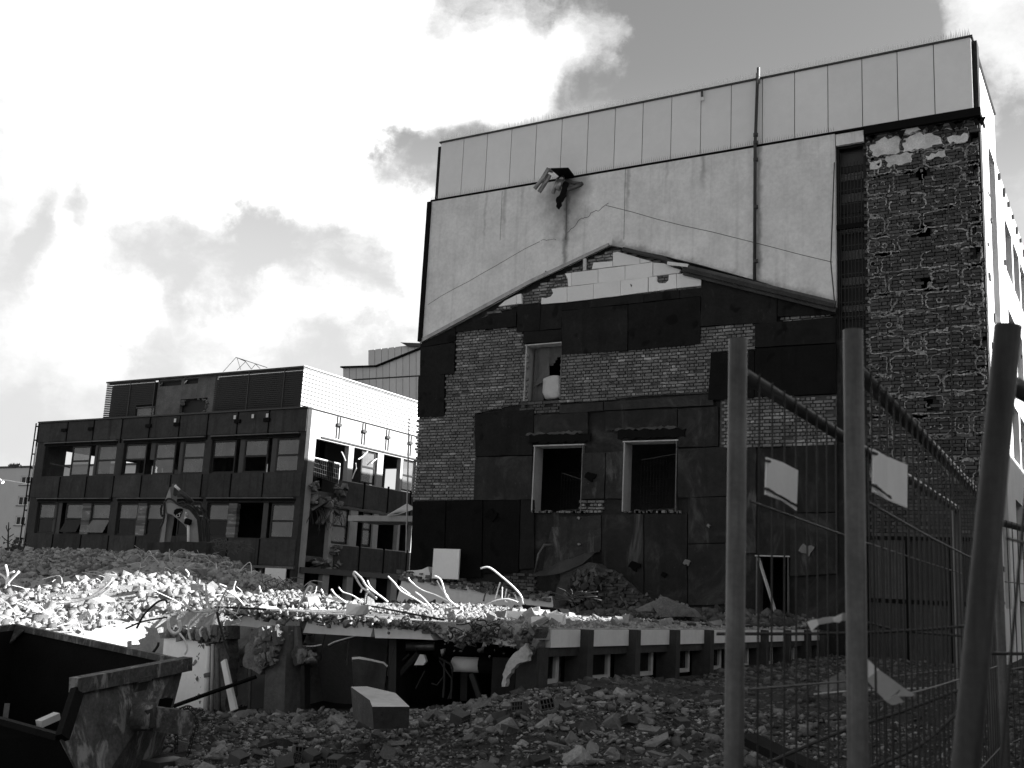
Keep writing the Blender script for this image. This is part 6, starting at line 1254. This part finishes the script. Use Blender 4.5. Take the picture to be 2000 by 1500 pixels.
# ================================================================== SITE FENCE IN FRONT
TOPZ = 2.12
def fence(name_lab, post0, post1, n_w, rail_drop=.085, tops=(TOPZ, TOPZ), lean=None, first=True, second=True, hz=None, dark=1.0):
    """post0/post1: (x, y) ground positions"""
    t = thing('mesh_fence', name_lab, 'fence'); p0, p1 = np.array([*post0, 0.]), np.array([*post1, 0.]); R = .0235
    def at(u, z): q = p0+(p1-p0)*u; zt = tops[0]+(tops[1]-tops[0])*u; s = (z-.05)/(2.1-.05); off_ = (np.array([*lean, 0.])*s if lean is not None else 0); return np.array([q[0], q[1], z*(zt/TOPZ)])+off_
    if first: b = MB(); b.tone = dark; b.tube([at(0, .02), at(0, TOPZ)], R, 16).build('post', 'galv', t, True)
    if second: MB().tube([at(1, .02), at(1, TOPZ-.06)], R, 12).build('post', 'galv', t, True)
    MB().tube([at(.012, TOPZ-rail_drop), at(1, TOPZ-rail_drop)], .019, 10).build('rail', 'galv_rail', t, True); MB().tube([at(.012, .14), at(1, .14)], .019, 10).build('rail', 'galv_rail', t, True)
    d = (p1-p0)/np.linalg.norm(p1-p0); nn = np.array([-d[1], d[0], 0]); nn = nn if nn@(CAM-p0) > 0 else -nn
    for i in range(1, n_w): MB().tube([at(i/n_w, .12)+nn*.021, at(i/n_w, TOPZ-rail_drop+.012)+nn*.021], .0029, 5).build('wire', 'wire', t)
    for z in (hz or (.35, .62, .98, 1.32, 1.74)): MB().tube(catmull([at(.01, z)+nn*.024, at(.35, z-.006)+nn*.024, at(.7, z-.004)+nn*.024, at(.99, z)+nn*.024], 4), .003, 5).build('cross_wire', 'wire', t)
    return t, at, nn, d
def g2(x, y, D): q = atD(x, y, D); return (q[0], q[1])
PA0, PA1 = g2(1441, 712, 2.72), g2(1868, 985, 5.35); zA0 = atD(1441, 660, 2.72)[2]; zA1 = atD(1868, 962, 5.35)[2]
fa, atA, nA, dA = fence('wire mesh fence panel whose near post is the leftmost of the three posts', PA0, PA1, 30, .085*.9, (zA0, zA1))
PB0, PB1 = g2(1666, 645, 2.56), g2(1926, 965, 5.2); zB0 = atD(1666, 645, 2.56)[2]; zB1 = atD(1926, 945, 5.2)[2]
fb, atB, nB, dB = fence('wire mesh fence panel whose near post carries the striped tape', PB0, PB1, 30, .085, (zB0, zB1))
PC0 = g2(1890, 1500, 1.86); pt = atD(1966, 636, 1.95); pbm = atD(1888, 1480, 1.84)
k_ = (pt[2]-.0)/(pt[2]-pbm[2]); pbase = pt+(pbm-pt)*k_
PC1 = g2(2330, 1100, 4.2)
fc, atC, nC, dC = fence('leaning wire mesh fence panel at the right edge with a thick dark near post', (pbase[0], pbase[1]), (PC1[0], PC1[1]), 26, .10, (pt[2], pt[2]), lean=(pt[0]-pbase[0], pt[1]-pbase[1]), dark=.4)
fd, atD_, nD, dD = fence('further wire mesh fence panel seen edge-on between the right posts', g2(1945, 985, 5.6), g2(2120, 1030, 8.0), 22, .085, (atD(1945, 985, 5.6)[2], atD(2120, 1040, 8)[2]))
# signs on the wires
def plane_pt(x, y, p, n_): d = ray(x, y); return CAM+d*((np.asarray(p)-CAM)@n_)/(d@n_)
def sign(cols, lab, txt, p_, n_, o_):
    s_ = MB(); p_ = np.asarray(p_)+n_*o_; L = [[plane_pt(x, y, p_, n_)+n_*bend for (x, y), bend in col] for col in cols]
    for i in range(len(L)-1): s_.prism([L[i][0], L[i+1][0], L[i+1][1], L[i][1]], -n_*.004)
    s = tag(s_.build('sign', 'sign_white', None), lab, 'sign', 'signs wired to the fence'); a = mid(L[0][1], L[0][0], .13); c = mid(L[txt[1]][1], L[txt[1]][0], .10); e = mid(L[0][1], L[0][0], .19)
    a_ = mid(a, c, .06)+n_*.001; text(txt[0], a_, mid(a, c, .98)+n_*.001, a_+(e-a), 'sign_lettering', 'ink', s, off=.001)
    for f_ in (.1, .85): MB().tube([mid(L[0][0], L[0][1], f_)-dA*.008, mid(L[0][0], L[0][1], f_)+dA*.012+n_*.004], .004, 6).build('wire_tie', 'dark_metal', s)
    return s
p0A = np.array([PA0[0], PA0[1], 1.8]); p0B = np.array([PB0[0], PB0[1], 1.8])
sign([[((1498, 893), 0), ((1496, 966), 0)], [((1529, 903), 0), ((1528, 978), 0)], [((1559, 919), 0), ((1556, 998), 0)]], 'blank white sign with one small line of print, between the left and middle fence posts', ('HAC Plattner u. DR. 0 32-0 Salzburg 01-8282', 2), p0A, nA, .03)
sign([[((1707, 877), 0), ((1706, 961), 0)], [((1733, 892), .0), ((1732, 976), .0)], [((1749, 908), .03), ((1748, 992), .03)]], 'bent white sign with a folded bright edge, right of the middle fence post', ('HAC Plattner u. DR.', 1), p0B, nB, .03)
# striped barrier tape
tp = thing('barrier_tape', 'torn striped barrier tape knotted round the middle fence post', 'tape'); DT = 2.50
bs = lambda L, d=0: [atD(1380+x/3.226, 1050+y/3.226, DT+d) for x, y in L]
def strip(px, mat, name, d=0):
    b = MB(); L = bs(px, d); k = len(L)//2; top, bot = L[:k], L[k:]
    for i in range(k-1): b.prism([top[i], top[i+1], bot[i+1], bot[i]], -W_*.002)
    return b.build(name, mat, tp)
strip([(632, 532), (660, 520), (695, 516), (660, 590), (678, 572), (705, 548)], 'tape_white', 'white_stripe'); strip([(695, 516), (740, 503), (800, 498), (705, 548), (750, 540), (800, 532)], 'tape_grey', 'grey_stripe', .005); strip([(795, 505), (830, 490), (860, 475), (800, 530), (835, 535), (860, 515)], 'tape_white', 'white_stripe', -.015)
strip([(850, 478), (900, 474), (968, 482), (852, 512), (900, 508), (970, 515)], 'tape_grey', 'grey_stripe', -.03); strip([(852, 500), (910, 496), (972, 506), (852, 524), (910, 518), (972, 526)], 'tape_grey', 'grey_stripe', -.034)
strip([(966, 640), (985, 735), (1040, 790), (1085, 830), (962, 720), (968, 800), (985, 850), (1005, 892)], 'tape_white', 'white_stripe', .03); strip([(1085, 830), (1150, 878), (1235, 940), (1005, 892), (1060, 960), (1130, 1030)], 'tape_grey', 'grey_stripe', .03)
strip([(1235, 940), (1280, 970), (1312, 988), (1195, 1000), (1240, 998), (1290, 1000)], 'tape_grey', 'grey_stripe', .03); strip([(1195, 985), (1215, 1005), (1240, 1035), (1130, 1030), (1150, 1045), (1165, 1055)], 'tape_grey', 'grey_stripe', .035)
# sagging cables along the fence
for P, D, lab in [([(1500, 1490), (1640, 1430), (1760, 1390), (1880, 1345)], 3.4, 'dark twisted cable sagging upward to the right behind the middle fence post'), ([(1700, 1500), (1780, 1465), (1830, 1430), (1880, 1380)], 3.2, 'lower dark twisted cable behind the right fence posts'), ([(1690, 1215), (1760, 1232), (1880, 1242)], 4.0, 'thin cable running level from the tape knot to the right post'), ([(1400, 1238), (1640, 1237), (1800, 1230), (1890, 1222)], 3.6, 'thin level wire crossing behind the left and middle posts'), ([(1930, 1276), (2010, 1277)], 3.4, 'thin pale rod at the right edge behind the leaning post')]:
    tag(MB().tube(catmull([atD(x, y, D+.1*i) for i, (x, y) in enumerate(P)], 5), .006, 6).build('fence_cable', 'wire', None, True), lab, 'cable')
# dark things on the ground behind the fence
def gz(x, y): return float(g_h(np.array([x]), np.array([y]))[0])
b = MB(); V, T = sub(*ico()); V, T = sub(V, T); V = V*np.array([.55, .5, .36])*(1+.12*np.sin(V[:, :1]*7+V[:, 1:2]*5)+.08*np.sin(V[:, 2:3]*11)); q = atD(1690, 1440, 7.0); b.mesh_(V+np.array([q[0], q[1], gz(q[0], q[1])+.18]), [tuple(t) for t in T]); tag(b.build('tarpaulin_heap', 'black', None), 'black tarpaulin heap on the ground behind the middle fence post', 'tarpaulin')
q0, q1 = atD(1456, 1440, 8.6), atD(1600, 1510, 7.6); b = MB(); b.bar(q0, q1, .2, .06); tag(b.build('dark_plank', 'black', None), 'dark plank lying on the rubble between the left and middle posts', 'plank')
q0, q1 = atD(1600, 1345, 12), atD(1645, 1320, 12.4); b = MB(); b.prism([atD(1592, 1347, 12), atD(1645, 1318, 12.4), atD(1650, 1350, 12), atD(1620, 1356, 11.8)], (0, .1, .05)); tag(b.build('roof_offcut', 'timber', None), 'dark ribbed roofing offcut lying on the ground just left of the middle post', 'roofing piece')
tag(MB().tube([atD(1590, 1356, 11.7), atD(1655, 1350, 11.8), atD(1830, 1343, 12)], .012, 5).build('pale_rod', 'residue', None), 'pale thin rod lying on the ground behind the middle post', 'rod')
# dark boarding along the street at the right edge, in front of the sunlit side wall
hb = thing('street_boarding', 'tall dark board fence along the right edge beyond the leaning post', 'boarding')
for k in range(12):
    y0 = 8.2+k*1.02; b = MB(); b.tone = random.uniform(.6, 1.4); b.box(-.55+.02*(k % 2), -.50+.02*(k % 2), y0, y0+1.0, gz(-.5, y0)-.1, 2.0-.0*k); b.build('board', 'black', hb)
